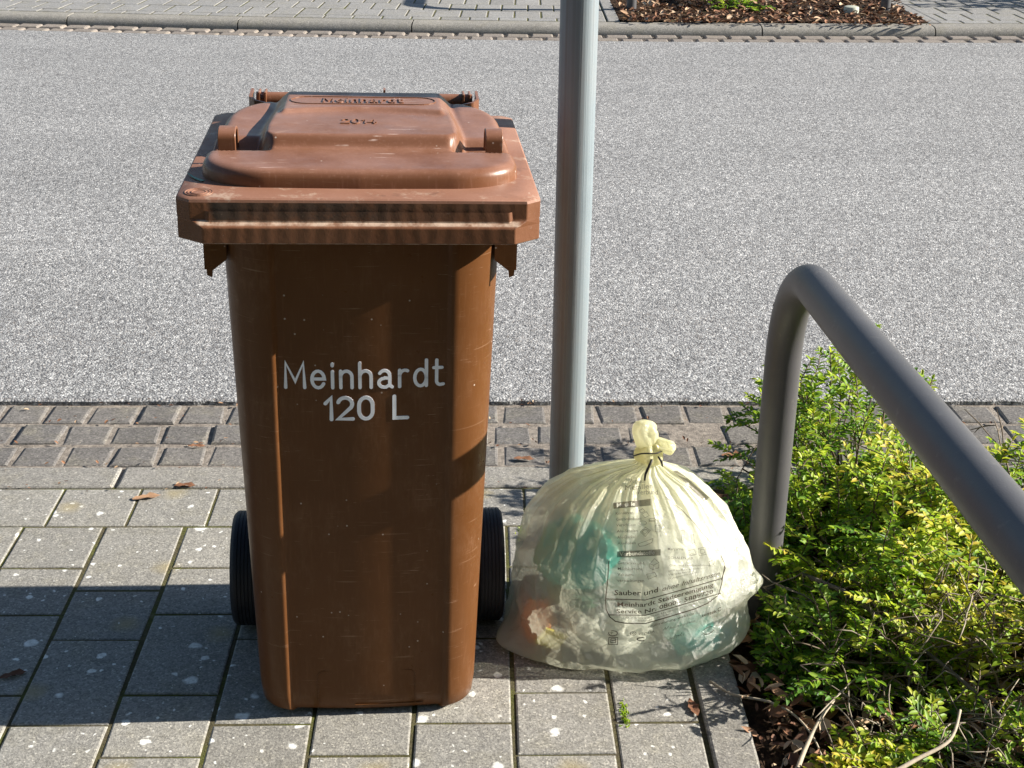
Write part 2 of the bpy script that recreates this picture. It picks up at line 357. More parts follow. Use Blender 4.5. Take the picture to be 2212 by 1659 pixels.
tag(A.make('edging_kerb', KERB), 'narrow concrete edging between pavement, gutter and planting bed', kind='structure')
A = Acc()
for r in range(3):
    y0 = PY0+.264+r*.108; x = -2.6+(.055 if r % 2 else 0)
    while x < 3.6:
        wd = random.uniform(.094, .108); h = .1; j = lambda: random.uniform(-.004, .004)
        q = [(x+.005+j(), y0+.005+j()), (x+wd+j(), y0+.005+j()), (x+wd+j(), y0+h+j()), (x+.005+j(), y0+h+j())]
        block(A, [pf(*p).xy for p in q], -.06, .000+random.uniform(-.003, .001), .007, random.random(), .02); x += wd+.006
tag(A.make('gutter', SETT), 'three rows of small square setts along the near road edge', kind='structure')
def sheet(name, pts, z, mat, label, n=1):
    o = mesh(name, [(*p, z) for p in pts], [tuple(range(len(pts)))], mat); return tag(o, label, kind='structure')
sheet('ground', [(-120, -120), (120, -120), (120, 120), (-120, 120)], -.09, SOIL, 'bare dark soil under and around the street')
sheet('joint_moss', [pf(-3, -2).xy, pf(.4, -2).xy, pf(.4, PY0+.17).xy, pf(-3, PY0+.17).xy], -.0022, JOINT, 'moss and dirt filling the pavement joints')
sheet('gutter_sand', [pf(-3, PY0+.16).xy, pf(4, PY0+.16).xy, pf(4, PY0+.62).xy, pf(-3, PY0+.62).xy], -.0042, SAND, 'pale grit filling the joints between gutter setts')
# road with a slightly ragged near edge and the far edge following the kerb
FAR = [(-9, 9.1), (-6, 8.47), (-4.4, 8.24), (-2.894, 8.08), (-1.45, 7.974), (-.044, 7.93), (1.3, 7.95), (2.834, 8.029), (4.5, 8.13), (9, 8.5), (20, 9.4)]
def cat(P, t):
    i = min(max(int(t), 0), len(P)-2); f = t-i; p = [Vector(P[max(i-1, 0)]), Vector(P[i]), Vector(P[i+1]), Vector(P[min(i+2, len(P)-1)])]
    return .5*((2*p[1])+(-p[0]+p[2])*f+(2*p[0]-5*p[1]+4*p[2]-p[3])*f*f+(-p[0]+3*p[1]-3*p[2]+p[3])*f**3)
FC = [cat(FAR, i*.05) for i in range((len(FAR)-1)*20+1)]
seg = [0]
for a, b in zip(FC, FC[1:]): seg.append(seg[-1]+(b-a).length)
def along(s, off):
    i = int(np.searchsorted(seg, s))-1; i = min(max(i, 0), len(FC)-2); a, b = FC[i], FC[i+1]; t = (b-a).normalized()
    p = a+t*(s-seg[i]); return p+Vector((-t.y, t.x))*off
V = []; F = []; N = 900; L = seg[-1]-.02
for i in range(N):
    x = -14+i*34/(N-1) if False else None
    s_ = L*i/(N-1); fpt = along(s_, 0); xx = fpt.x
    near = PY0+.590 + .006*noise.noise((xx*25, 1, 0))+.004*noise.noise((xx*90, 5, 0)); npnt = pf(xx, near)
    V += [(npnt.x, npnt.y, -.008), (npnt.x, npnt.y, .006), (npnt.x, npnt.y+.012, .010), (npnt.x, npnt.y+1.6, .02), (fpt.x, fpt.y-1.4, .02), (fpt.x, fpt.y+.01*noise.noise((xx*20, 9, 1)), .004)]
for i in range(N-1):
    for k in range(5): F.append((i*6+k, (i+1)*6+k, (i+1)*6+k+1, i*6+k+1))
road = mesh('road', V, F, ASPH, smooth=False); tag(road, 'worn light grey asphalt road with coarse aggregate', kind='structure')
# far gutter, kerb, pavement
A = Acc()
for r in range(2):
    s_ = 1+(.06 if r else 0)
    while s_ < L-1:
        a, b = along(s_, .004+r*.105), along(s_+.125, .004+r*.105); c, d = along(s_+.125, .099+r*.105), along(s_, .099+r*.105)
        block(A, [a, b, c, d], -.05, .004+r*.002+random.uniform(-.002, .002), .012, random.random(), .01); s_ += .14
tag(A.make('far_gutter', SETT_FAR), 'two rows of pale setts along the far kerb', kind='structure')
V = []; F = []
def strip(acc, off0, off1, z, s0=0, s1=None, n=200):
    s1 = s1 or L
    for i in range(n):
        sa, sb = s0+(s1-s0)*i/n, s0+(s1-s0)*(i+1)/n
        a, b, c, d = along(sa, off0), along(sb, off0), along(sb, off1), along(sa, off1)
        acc.add([(*a, z), (*b, z), (*c, z), (*d, z)], [(0, 1, 2, 3)])
A = Acc(); strip(A, -.02, .235, -.010); tag(A.make('far_gutter_sand', SAND), 'dark grit between the far gutter setts', kind='structure')
A = Acc(); s_ = .5; KT = .05
while s_ < L-1.2:
    prof = [(.215, -.05), (.215, .006), (.217, .02), (.228, .038), (.248, .048), (.28, KT), (.352, KT), (.352, -.05)]
    nn = 8; Rr = []
    for i in range(nn+1):
        sa = s_+.004+(.992*i/nn); Rr.append([(*along(sa, o), z) for o, z in prof])
    V_, F_ = rings(Rr, True, True); A.add(V_, F_, random.random()); s_ += 1.0
kb = A.make('far_kerb', KERB, smooth=True, angle=40); tag(kb, 'rounded concrete kerb stones on the far side of the road', kind='structure')
def at_x(x):      # arclength where the far curve passes x
    xs = [p.x for p in FC]; return float(np.interp(x, xs, seg))
A = Acc(); BX0, BX1 = .600, 2.400
sa0, sa1 = at_x(BX0)-.075, at_x(BX1)+.075
for row in range(22):
    o0 = .357+(0 if row == 0 else .10+(row-1)*.24)-0; wdt = .10 if row == 0 else .24
    s_ = 1+(row % 2)*.08
    while s_ < L-1:
        wd = .16 if row else .17
        c = along(s_+wd/2, o0+wdt/2); x_left = along(s_, o0).x; x_right = along(s_+wd, o0).x
        if s_ < sa0-.01 or s_+wd > sa1+.01 or row > 14:
            g_ = .0028; e0, e1 = s_, s_+wd
            if row <= 14:
                if s_ < sa0 < s_+wd: e1 = sa0
                elif s_ < sa1 < s_+wd: e0 = sa1
            q = [along(e0+g_, o0+g_), along(e1-g_, o0+g_), along(e1-g_, o0+wdt-g_), along(e0+g_, o0+wdt-g_)]
            block(A, q, 0, KT+.002, .006, random.random(), .006)
        s_ += wd
tag(A.make('far_pavement', FPAV), 'pale grey block pavement beyond the road', kind='structure')
A = Acc(); strip(A, .354, 6.5, KT-.0005); tag(A.make('far_joint_moss', JOINT), 'dirt in the joints of the far pavement', kind='structure')
A = Acc()
for xb, sg in ((BX0, -1), (BX1, 1)):
    for k in range(4):
        o0, o1 = .358+k*.9, .358+(k+1)*.9-.006; sa = at_x(xb); sh = .02*sg
        q = [along(sa+min(0, .07*sg), o0), along(sa+max(0, .07*sg), o0), along(sa+max(0, .07*sg)-.0*k, o1), along(sa+min(0, .07*sg), o1)]
        block(A, q, 0, KT+.006, .005, random.random(), 0)
tag(A.make('far_bed_edging', FPAV), 'pale concrete edging on both sides of the far planting bed', kind='structure')
# far bed soil
def soil_patch(name, fn, nu, nv, amp, zb, label):
    V = []; F = []
    for j in range(nv+1):
        for i in range(nu+1):
            p = fn(i/nu, j/nv); z = zb+amp*noise.fractal((p.x*14, p.y*14, 3), 1, 2, 4)+amp*.7*noise.noise((p.x*50, p.y*50, 7)); V.append((p.x, p.y, z))
    for j in range(nv):
        for i in range(nu): a = j*(nu+1)+i; F.append((a, a+1, a+nu+2, a+nu+1))
    o = mesh(name, V, F, SOIL, smooth=True); return tag(o, label, kind='structure')
sL, sR = at_x(BX0), at_x(BX1)
soil_patch('far_bed_soil', lambda u, v: along(sL+(sR-sL)*u, .354+v*3.4), 90, 120, .012, KT+.006, 'brown soil of the planting bed beyond the road')
soil_patch('bed_soil', lambda u, v: pf(.438+u*2.2, -.3+v*2.953).xy, 170, 220, .012, -.014, 'dark soil of the planting bed beside the pavement')

# ------------------------------------------------------------------ wheelie bin
bin_ = empty('wheelie_bin', (-.219, 1.800, 0), (0, rad(1.1), rad(4.9)))
tag(bin_, 'brown plastic household wheelie bin with closed sun faded lid, white lettering on its front', 'wheelie bin')
bulge = lambda u: .0062*math.cos(math.pi*min(abs(u), .1175)/.235)
def body_ring(z, grow=0, yf=None):
    t = z/.80; yf_ = .082-.036*t; hw = .172+.021*t+grow; yb = .395+.065*t+grow; a = .1175; s = .008
    A_ = hw-(a+s+.002); B_ = .062+.016*t
    pts = [(a*k/10, yf_-bulge(a*k/10)) for k in range(11)]+[(a+s*.25, yf_-.0010), (a+s*.7, yf_-.0060), (a+s+.001, yf_-.0074)]
    ph0 = rad(12); n = 12
    for i in range(1, n+1):
        ph = ph0+(math.pi/2-ph0)*i/n
        pts.append((a+s+.001+(hw-a-s-.001)*(math.sin(ph)-math.sin(ph0))/(1-math.sin(ph0)), yf_-.0074+B_*(1-math.cos(ph)/math.cos(ph0))))
    y0 = pts[-1][1]; pts += [(hw, y0+(yb-.04-y0)*.33), (hw, y0+(yb-.04-y0)*.66)]
    for i in range(7): ph = math.pi/2*i/6; pts.append((hw-.04+.04*math.cos(ph), yb-.04+.04*math.sin(ph)))
    pts.append((0, yb))
    full = [(x-grow*0, y-(grow if y < .2 else 0)) for x, y in pts]
    left = [(-x, y) for x, y in full[1:-1]][::-1]
    return [(x, y, z) for x, y in full+left]
R = []
def shr(ring, d, z):
    c = Vector((0, .27)); return [(c.x+(p[0]-c.x)*(1-d/.17), c.y+(p[1]-c.y)*(1-d/.2), z) for p in ring]
b0 = body_ring(.012); R = [shr(b0, .02, .006), shr(b0, .008, .008), shr(b0, .002, .014)]
for i in range(1, 41): R.append(body_ring(.02+.82*i/41))
V, F = rings(R, True, False); body = mesh('body', V, F, BODY, bin_, smooth=True, angle=50)
# moulded outline near the foot and print
front = lambda z: .082-.036*z/.80
fnf = lambda u, v, h: (u, front(v)-bulge(u)-h, v)
A = Acc(); pts = [(-.078, .022), (-.078, .070)]+arc(-.066, .070+.004, .012, .012, 180, 90, 6)+arc(.064, .074, .012, .012, 90, 0, 6)+[(.076, .022)]
raised(A, pts, .0012, fnf, .0007); raised(A, [(-.02, .020), (.088, .020)], .0009, fnf, .0006); A.make('moulded_panel_outline', BODY, body, attr=False)
WHITE = plain('white_foil_print', (.90, .93, 1.0), .35, .5)
A = Acc(); S, wd = strokes('Meinhardt', .0385, .285); sc = .2245/wd
for s in S: raised(A, [(p[0]*sc-.1095, p[1]+.586-.002+(p[0]*sc)*.012) for p in s], .0049, fnf, .0006)
S, wd = strokes('120 L', .0355, .22); sc = .117/wd
for s in S: raised(A, [(p[0]*sc-.054, p[1]+.534+(p[0]*sc)*.012) for p in s], .0056, fnf, .0006)
A.make('lettering', WHITE, body, attr=False)
# lid
lid = empty('lid'); lid.parent = bin_
def outl(pf_): # closed outline from right half list going front->back
    return pf_+[(-x, y) for x, y in pf_][::-1]
UP = [(.11, 0), (.221, 0), (.240, .016), (.240, .25), (.240, .478), (.226, .494), (.11, .494)]
LO = [(.11, -.011), (.205, -.011), (.240, .016), (.240, .25), (.240, .478), (.226, .494), (.11, .494)]
def insr(o, d, z): return [(x-math.copysign(d, x)*(abs(x) > .15), y+(d if y < .1 else (-d if y > .4 else 0)), z) for x, y in outl(o)]
R = [insr(UP, .030, .8775), insr(UP, .003, .8765), insr(UP, .0006, .8745), insr(UP, 0, .871), insr(UP, 0, .850), insr(UP, -.0008, .8475), insr(LO, 0, .8405), insr(LO, -.0002, .8385), insr(LO, 0, .8185), insr(LO, .003, .8170), insr(LO, .006, .819), insr(LO, .008, .86)]
V, F = rings(R[3:]); bevel(mesh('skirt', V, F, SKIRT, lid), .0022, 3, 12)
V, F = rings(R[:4], True); mesh('flange', V, F, FLANGE, lid, smooth=True, angle=30)
# dome as concentric rings
def dome_outline(n=360):
    P = []
    def seg_(a, b, k):
        for i in range(k): P.append((a[0]+(b[0]-a[0])*i/k, a[1]+(b[1]-a[1])*i/k))
    def cor(cx, cy, rx, ry, a0, a1, k):
        for i in range(k): a = rad(a0+(a1-a0)*i/k); P.append((cx+rx*math.cos(a), cy+ry*math.sin(a)))
    hw, yf_, yb = .2165, .046, .462
    seg_((0, yf_), (.12, yf_+.003), 36); cor(.12, yf_+.073, hw-.12, .070, -90, 0, 34); seg_((hw, yf_+.073), (hw-.008, yb-.13), 40)
    cor(.11, yb-.13, hw-.008-.11, .13, 0, 90, 46); seg_((.11, yb), (0, yb), 24)
    return P+[(-x, y) for x, y in P[::-1]][:-1]+[]
sm = lambda a, b, x: (lambda t: t*t*(3-2*t))(min(max((x-a)/(b-a), 0), 1))
def H(x, y):
    ax = abs(x)
    base = .9015+.0015*sm(.08, .17, y)
    recess = sm(.148, .156, y)*(1-sm(.200, .232, y))*sm(.126, .136, ax)
    side = sm(.205, .24, y)*sm(.13, .15, ax)*(.0+.005*sm(.24, .42, y))
    wid_ = .134-.010*sm(.2, .42, y)
    rr = .016; dx = max(ax-(wid_-rr), 0); dy = max(.180+rr-y, 0); dd = math.hypot(dx, dy)
    pl = 1-sm(rr-.001, rr+.0165, dd)
    pl2 = pl*(.0165-.003*sm(.24, .44, y)); ya = .300+.030*math.cos(min(ax/.14, 1)*math.pi/2)
    oval = sm(ya-.006, ya+.010, y)*(1-sm(.116, .126, ax))*.0055
    trough = -.008*(sm(.10, .125, ax)*(1-sm(.142, .158, ax)))*sm(.19, .21, y)*0
    return base+side+pl2+oval-.021*recess*(1-pl)
OUT = dome_outline(); cx_, cy_ = 0, .27; n = len(OUT); R = [[(x, y, .8755) for x, y in OUT]]; ds = [0, .0006, .0015, .003, .005, .0075, .0105, .014, .018, .022]
k = 0; dist = ds+[.022+.0032*i for i in range(1, 56)]
for d in dist:
    ring = []
    for x, y in OUT:
        v = Vector((x-cx_, y-cy_)); l = v.length; f = max(0.0, 1-d/.2)
        X, Y = cx_+v.x*f, cy_+v.y*f; e = min(d*l/.2/.021, 1); ring.append((X, Y, .8765+.004+(H(X, Y)-.8805)*(max(0, 1-(1-e)**2.8))**(1/2.8)))
    R.append(ring)
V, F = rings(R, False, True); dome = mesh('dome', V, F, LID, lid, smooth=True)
# embossed lettering on the dome
fnl = lambda u, v, h: (u, v, H(u, v)+h)
A = Acc(); S, wd = strokes('Meinhardt', .030, .30); sc = .122/wd
for s in S: raised(A, [(p[0]*sc-.061, p[1]+.366) for p in s], .0026, fnl, .0016)
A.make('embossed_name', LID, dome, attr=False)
A = Acc(); S, wd = strokes('2014', .026, .2); sc = .050/wd
for s in S: raised(A, [(p[0]*sc-.030, p[1]+.243) for p in s], .0026, fnl, .0014)
A.make('embossed_year', LID, dome, attr=False)
A = Acc(); ov = arc(.084, .382, .027, .027, -90, 90, 10)+arc(-.084, .382, .027, .027, 90, 270, 10); ov.append(ov[0])
raised(A, ov, .0018, fnl, .0012); A.make('embossed_oval', LID, dome, attr=False)
A = Acc()
for r_ in (.019, .015, .010): raised(A, arc(-.211, .027, r_*.95, r_*.95, 0, 360, 28), .0010, lambda u, v, h: (u, v, .8772+h*1.0), .0007)
A.make('embossed_round_mark', FLANGE, lid, attr=False)
for sx in (-1, 1):   # lid grips
    prof = []; ccy, ccz = .192, .904
    outer = [(.170, .884), (.170, .912)]+[(ccy-.022*math.cos(a), .913+.013*math.sin(a)) for a in np.linspace(.15, math.pi-.1, 12)]+[(.217, .890)]
    inner = [(.2125, .890)]+[(ccy-.0175*math.cos(a), .912+.0095*math.sin(a)) for a in np.linspace(math.pi-.1, .15, 12)]+[(.1745, .911), (.1745, .884)]
    prof = outer+inner; x0 = sx*.188
    R = [[(x0-.0125, y, z) for y, z in prof], [(x0+.0125, y, z) for y, z in prof]]
    no = len(outer); V, F = rings(R); m_ = len(prof)
    for b_ in (0, m_):
        for i in range(no-1): q = (b_+i, b_+i+1, b_+m_-2-i, b_+m_-1-i); F.append(q if b_ else q[::-1])
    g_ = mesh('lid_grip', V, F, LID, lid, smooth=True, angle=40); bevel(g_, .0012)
# rear handle bar with end brackets
hb = empty('handle'); hb.parent = bin_
A = Acc(); tv, tf = tube_vf([(-.176, .524, .893), (.176, .524, .893)], .0115, 16); A.add(tv, tf)
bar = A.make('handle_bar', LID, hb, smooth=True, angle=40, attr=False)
A = Acc(); A.box(.030, .0335, .512, .530, .89, .912); A.make('rib', LID, hb, attr=False)
for sx in (-1, 1):
    P = [(sx*.118, .455, 0), (sx*.150, .462, 0), (sx*.174, .474, 0), (sx*.183, .49, 0), (sx*.183, .538, 0)]; R = []
    for i, p in enumerate(P):
        t = (Vector(P[min(i+1, 4)])-Vector(P[max(i-1, 0)])).normalized(); nn = Vector((-t.y, t.x, 0))*.0022; zt = .897+.010*i/4
        p = Vector(p); R.append([p+nn+Vector((0, 0, .87)), p-nn+Vector((0, 0, .87)), p-nn+Vector((0, 0, zt)), p+nn+Vector((0, 0, zt))])
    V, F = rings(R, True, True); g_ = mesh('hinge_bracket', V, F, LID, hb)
    for dx in (.012, .022):
        A = Acc(); x0 = sx*(.183-dx); A.box(x0-.002, x0+.002, .508, .538, .872, .907); bevel(A.make('hinge_rib', LID, g_, attr=False), .001)
# side gussets below the rim
for sx in (-1, 1):
    gs = empty('side_gusset'); gs.parent = bin_
    for y0 in (.075, .115, .2, .285):
        A = Acc(); xi, xo = sx*.185, sx*.218
        if y0 < .1: V = [(xi, y0, .82), (xo, y0, .82), (sx*.213, y0, .745), (sx*.206, y0, .742), (sx*.205, y0, .752), (xi, y0, .768)]
        else: V = [(xi, y0, .82), (xo, y0, .82), (xo, y0, .76), (xi, y0, .75)]
        nv = len(V); V = V+[(x, y+.003, z) for x, y, z in V]; F = [tuple(range(nv)), tuple(range(nv, 2*nv))[::-1]]+[(i, (i+1) % nv, (i+1) % nv+nv, i+nv) for i in range(nv)]
        A.add(V, F); A.make('rib', BODY, gs, attr=False)
    A = Acc(); A.box(min(sx*.214, sx*.2165), max(sx*.214, sx*.2165), .078, .30, .752, .82); A.make('outer_plate', BODY, gs, attr=False)
# wheels and axle
A = Acc(); tv, tf = tube_vf([(-.215, .372, .1), (.215, .372, .1)], .011, 12); A.add(tv, tf); A.make('axle', plain('axle_steel', (.2, .2, .2), .4), bin_, smooth=True, angle=40, attr=False)
for sx in (-1, 1):
    wh = empty('wheel', (sx*.2095, .372, .1)); wh.parent = bin_
    prof = [(.062, -.022), (.085, -.025), (.094, -.024), (.099, -.019)]
    for k in range(6): x = -.0165+k*.0062; prof += [(.1, x), (.1, x+.0042), (.0988, x+.0048), (.0988, x+.0058)]
    prof += [(.099, .019), (.094, .024), (.085, .025), (.062, .022)]
    R = [[(x, r_*math.cos(2*math.pi*i/64), r_*math.sin(2*math.pi*i/64)) for i in range(64)] for r_, x in prof]+[[(-.022, .062*math.cos(2*math.pi*i/64), .062*math.sin(2*math.pi*i/64)) for i in range(64)]]
    V, F = rings(R); mesh('tyre', V, F, RUB, wh, smooth=True, angle=30)
    prof = [(.0615, -.020), (.055, -.014), (.024, -.012), (.02, -.024), (.0001, -.024)]; R = []
    for r_, x in prof: R.append([(x, r_*math.cos(2*math.pi*i/48), r_*math.sin(2*math.pi*i/48)) for i in range(48)])
    R2 = [[(-x, y, z) for x, y, z in r] for r in R][::-1]; V, F = rings(R2+R); mesh('rim', V, F, RUB, wh, smooth=True, angle=35)
# green strip lying on the lid flange
A = Acc(); tv = [(-.224+.0, .098, .8790), (-.219, .085, .8786), (-.206, .062, .8786), (-.202, .060, .8786)]; 
def wribbon(pts, wds, th=.0006):
    V, F = [], []
    for i, p in enumerate(pts):
        p = Vector(p); t = (Vector(pts[min(i+1, len(pts)-1)])-Vector(pts[max(i-1, 0)])).normalized(); nn = t.cross(Vector((0, 0, 1))).normalized()*wds[i]/2
        V += [p+nn, p-nn, p-nn+Vector((0, 0, th)), p+nn+Vector((0, 0, th))]
    for i in range(len(pts)-1):
        for k in range(4): F.append((i*4+k, i*4+(k+1) % 4, i*4+4+(k+1) % 4, i*4+4+k))
    F += [(3, 2, 1, 0), tuple(range(len(V)-4, len(V)))]; return V, F
V, F = wribbon([(-.236, .112, .8795), (-.228, .098, .8785), (-.220, .086, .8785), (-.211, .076, .8785)], [.001, .0035, .005, .006])
MB_ = Matrix.Translation(bin_.location) @ Matrix.Rotation(rad(4.9), 4, 'Z') @ Matrix.Rotation(rad(1.1), 4, 'Y')
gs_ = mesh('plastic_strip', [MB_ @ Vector(p) for p in V], F, plain('green_plastic', (.04, .20, .13), .4)); tag(gs_, 'thin green plastic strip lying on the left edge of the brown lid', 'plastic strip')

# ------------------------------------------------------------------ pole
pole = empty('sign_pole', (.0985, 2.262, 0)); tag(pole, 'galvanised steel pole standing between the brown bin and the yellow bag', 'pole')
V, F = tube_vf([(0, 0, -.08), (0, 0, .42), (0, 0, 1.2), (0, 0, 2.75)], .03015, 48); mesh('tube', V, F, GALV, pole, smooth=True, angle=40)
V, F = tube_vf([(0, 0, 2.75), (0, 0, 2.765), (0, 0, 2.775)], [.0315, .0315, .02], 32); mesh('cap', V, F, plain('black_plastic', (.02, .02, .02), .5), pole, smooth=True, angle=40)

# ------------------------------------------------------------------ hoop railings
def hoop(name, p0, p1, hgt, r=.0302, R_=.19, rise=0):
    o = empty(name, (p0[0], p0[1], 0)); a = Vector((0, 0, 0)); b = Vector((p1[0]-p0[0], p1[1]-p0[1], 0)); L_ = b.length; t = b.normalized(); H_ = hgt-r
    pts = [Vector((0, 0, -.1))]+[Vector((0, 0, (H_-R_)*i/6)) for i in range(7)]
    for i in range(1, 15): an = math.pi/2*i/14; pts.append(t*(R_-R_*math.cos(an))+Vector((0, 0, H_-R_+R_*math.sin(an))))
    for i in range(1, 12): pts.append(t*(R_+(L_-2*R_)*i/12)+Vector((0, 0, H_+rise*i/12)))
    for i in range(15): an = math.pi/2*i/14; pts.append(t*(L_-R_+R_*math.sin(an))+Vector((0, 0, H_+rise-R_+R_*math.cos(an))))
    pts += [b+Vector((0, 0, (H_+rise-R_)*(6-i)/6)) for i in range(1, 7)]+[b+Vector((0, 0, -.1))]
    V, F = tube_vf(pts, r, 36); mesh('bent_tube', V, F, RAIL, o, smooth=True, angle=60)
    A = Acc(); c = Vector((0, 0, H_-R_*.45)); 
    return o
hp = hoop('hoop_railing', (.455, 2.205), (.486, .45), .710, rise=.11)
tag(hp, 'large grey steel hoop railing in the foreground rising out of the green shrubs', 'railing')
V, F = tube_vf([(-.0225, -.0185, .592), (-.0262, -.0212, .5935)], .0042, 12); h_ = mesh('drain_hole', V, F, plain('dark_hole', (.005, .005, .005), .9), hp)
h2 = hoop('hoop_railing', (.690, 8.71), (.690, 10.2), .66); h2.location.z = KT; tag(h2, 'distant grey hoop post at the left end of the far planting bed', 'railing', 'hoop railings at the far bed')
h3 = hoop('hoop_railing', (2.240, 8.82), (2.240, 10.3), .66); h3.location.z = KT; tag(h3, 'distant grey hoop post at the right end of the far planting bed', 'railing', 'hoop railings at the far bed')

# ------------------------------------------------------------------ yellow refuse bag
BAGM = NB('thin_yellow_film')
def film():
    s = BAGM; g_ = s.attr('tint'); nz = s.noise(9, 4, .6)
    c = s.mix(g_, (.84, .85, .77), (.84, .80, .42)); c = s.mix(s.map(nz, .4, .7, 0, .5), c, (.88, .88, .83))
    b = s.b; s.set(c, .16, .7); s.put(b.inputs['Coat Weight'], .8); s.put(b.inputs['Coat Roughness'], .06)
    h = s.math('ADD', s.math('MULTIPLY', s.noise(22, 6, .62, None, 1.2), 1), s.math('MULTIPLY', s.noise(70, 4, .6, None, 2.0), .35)); wv = s.n('ShaderNodeVectorMath', operation='ADD'); s.put(wv.inputs[0], s.obj); wn = s.n('ShaderNodeVectorMath', operation='SCALE'); s.put(wn.inputs[0], s.noise(9, 3, color=True)); wn.inputs[3].default_value = .06; s.put(wv.inputs[1], wn.outputs[0])
    cr1 = s.map(s.vor(17, wv.outputs[0], 'DISTANCE_TO_EDGE'), 0, .09, 1, 0); cr2 = s.map(s.vor(43, wv.outputs[0], 'DISTANCE_TO_EDGE'), 0, .12, 1, 0); low = s.map(s.sep(s.obj)[2], .24, .14)
    h = s.math('ADD', h, s.math('MULTIPLY', s.math('ADD', s.math('MULTIPLY', cr1, .32), s.math('MULTIPLY', cr2, .10)), low)); nr = s.bump(h, .42, .012)
    tr = s.n('ShaderNodeBsdfTranslucent'); s.put(tr.inputs[0], s.mix(.5, c, (.97, .97, .80))); s.put(tr.inputs['Normal'], nr)
    tp = s.n('ShaderNodeBsdfTransparent'); tp.inputs[0].default_value = (.96, .97, .90, 1)
    m1 = s.n('ShaderNodeMixShader'); m1.inputs[0].default_value = .58; L_ = s.t.links.new
    L_(b.outputs[0], m1.inputs[1]); L_(tr.outputs[0], m1.inputs[2])
    m2 = s.n('ShaderNodeMixShader'); s.put(m2.inputs[0], s.map(g_, 0, .6, .42, .08)); L_(m1.outputs[0], m2.inputs[1]); L_(tp.outputs[0], m2.inputs[2])
    L_(m2.outputs[0], s.out.inputs[0]); return s.m
FILM = film()
TB = [(.000, .035, .385, 2.02, 2.25), (.006, .008, .405, 1.995, 2.27), (.022, -.004, .416, 1.985, 2.28), (.06, -.004, .421, 1.985, 2.29), (.115, .010, .424, 1.995, 2.29), (.18, .019, .399, 2.015, 2.27),
      (.23, .036, .374, 2.040, 2.25), (.27, .066, .346, 2.062, 2.23), (.297, .104, .312, 2.084, 2.205), (.315, .155, .274, 2.106, 2.172), (.328, .205, .2520, 2.118, 2.150), (.338, .2155, .2455, 2.121, 2.145)]
def tb(z):
    zs = [r[0] for r in TB]; return [float(np.interp(z, zs, [r[i] for r in TB])) for i in range(1, 5)]
nT, nZ = 420, 190; V, T = [], []
hs = [0.0]+list(np.linspace(.002, .33, nZ-8)**1.0); hs = sorted(set(hs+[.332, .334, .336, .338, .3395]))
random.seed(3); ph = [random.uniform(0, 6.28) for _ in range(12)]
foldw = [(5, .9), (9, .8), (15, .75), (27, .30)]
def bagpoint(th, z):
    xl, xr, yf, yb = tb(z); cx, cy = (xl+xr)/2, (yf+yb)/2; a, b = (xr-xl)/2, (yb-yf)/2
    if z > .32: e = 2.0
    else: e = 2.5-.4*sm(.15, .3, z)
    c_, s_ = math.cos(th), math.sin(th)
    x = math.copysign(abs(c_)**(2/e), c_)*a; y = math.copysign(abs(s_)**(2/e), s_)*b
    g = sm(.12, .27, z)*(1-.75*sm(.30, .335, z))
    r = 0
    for i, (k, am) in enumerate(foldw):
        wv = math.sin(k*th+ph[i]+1.3*math.sin(2*th+ph[i+4])+2.5*(z-.3)*math.sin(th*3+ph[i]))
        r += am*(1-abs(wv)**.7*1.6)*(1 if k < 20 else sm(.2, .3, z))*(.35+.9*(.5+.5*math.sin(2.3*th+ph[i+6]+i)))
    d = r*.0060*g
    p = Vector((cx+x, cy+y, z)); q = p*9
    cr_ = noise.fractal(q, 1, 2, 3)*.010; rd = (1-abs(noise.noise(p*17+Vector((3, 1, 7)))*2.2))*.006+(1-abs(noise.noise(p*38+Vector((9, 4, 1)))*2.2))*.0014
    fade = 1-sm(.285, .325, z)
    d += (cr_+rd-.004)*fade*(.45+.55*(1-g*.6))
    # soft horizontal slumps low down
    d += .006*math.sin(z*70+2*math.sin(2*th))*(1-sm(.06, .16, z))
    n_ = Vector((c_/max(a, .01), s_/max(b, .01), 0)).normalized(); p += n_*d
    # pulled bottom corners
    for (ax, ay, az, w_, px, py, pz) in ((-.004, 2.06, .02, .055, -.030, -.012, -.006), (.414, 2.01, .022, .05, .012, -.012, -.004), (.424, 2.10, .12, .05, .012, 0, 0)):
        dd = ((p.x-ax)**2+(p.y-ay)**2+((p.z-az)*1.4)**2)/w_**2
        if dd < 6: k_ = math.exp(-dd*2.2); p += Vector((px, py, pz))*k_
    if p.z < .001: p.z = .001
    return p
for z in hs:
    for i in range(nT):
        th = 2*math.pi*i/nT; p = bagpoint(th, z); V.append(p); T.append(sm(.20, .335, z)*.75+.12*max(0, noise.noise(p*8)))
F = [(j*nT+i, j*nT+(i+1) % nT, (j+1)*nT+(i+1) % nT, (j+1)*nT+i) for j in range(len(hs)-1) for i in range(nT)]
V.append(Vector((.2, 2.13, .001))); T.append(0); F += [(len(V)-1, (i+1) % nT, i) for i in range(nT)]
bag = empty('refuse_bag', (.2, 2.13, 0)); tag(bag, 'tied translucent pale yellow plastic refuse bag with brown print sitting beside the steel pole', 'refuse bag')
OFF = Vector((-.2, -2.13, 0)); bm_bvh = BVHTree.FromPolygons([tuple(p) for p in V], F)
mesh('bag_film', [p+OFF for p in V], F, FILM, bag, smooth=True, attrs={'tint': T})
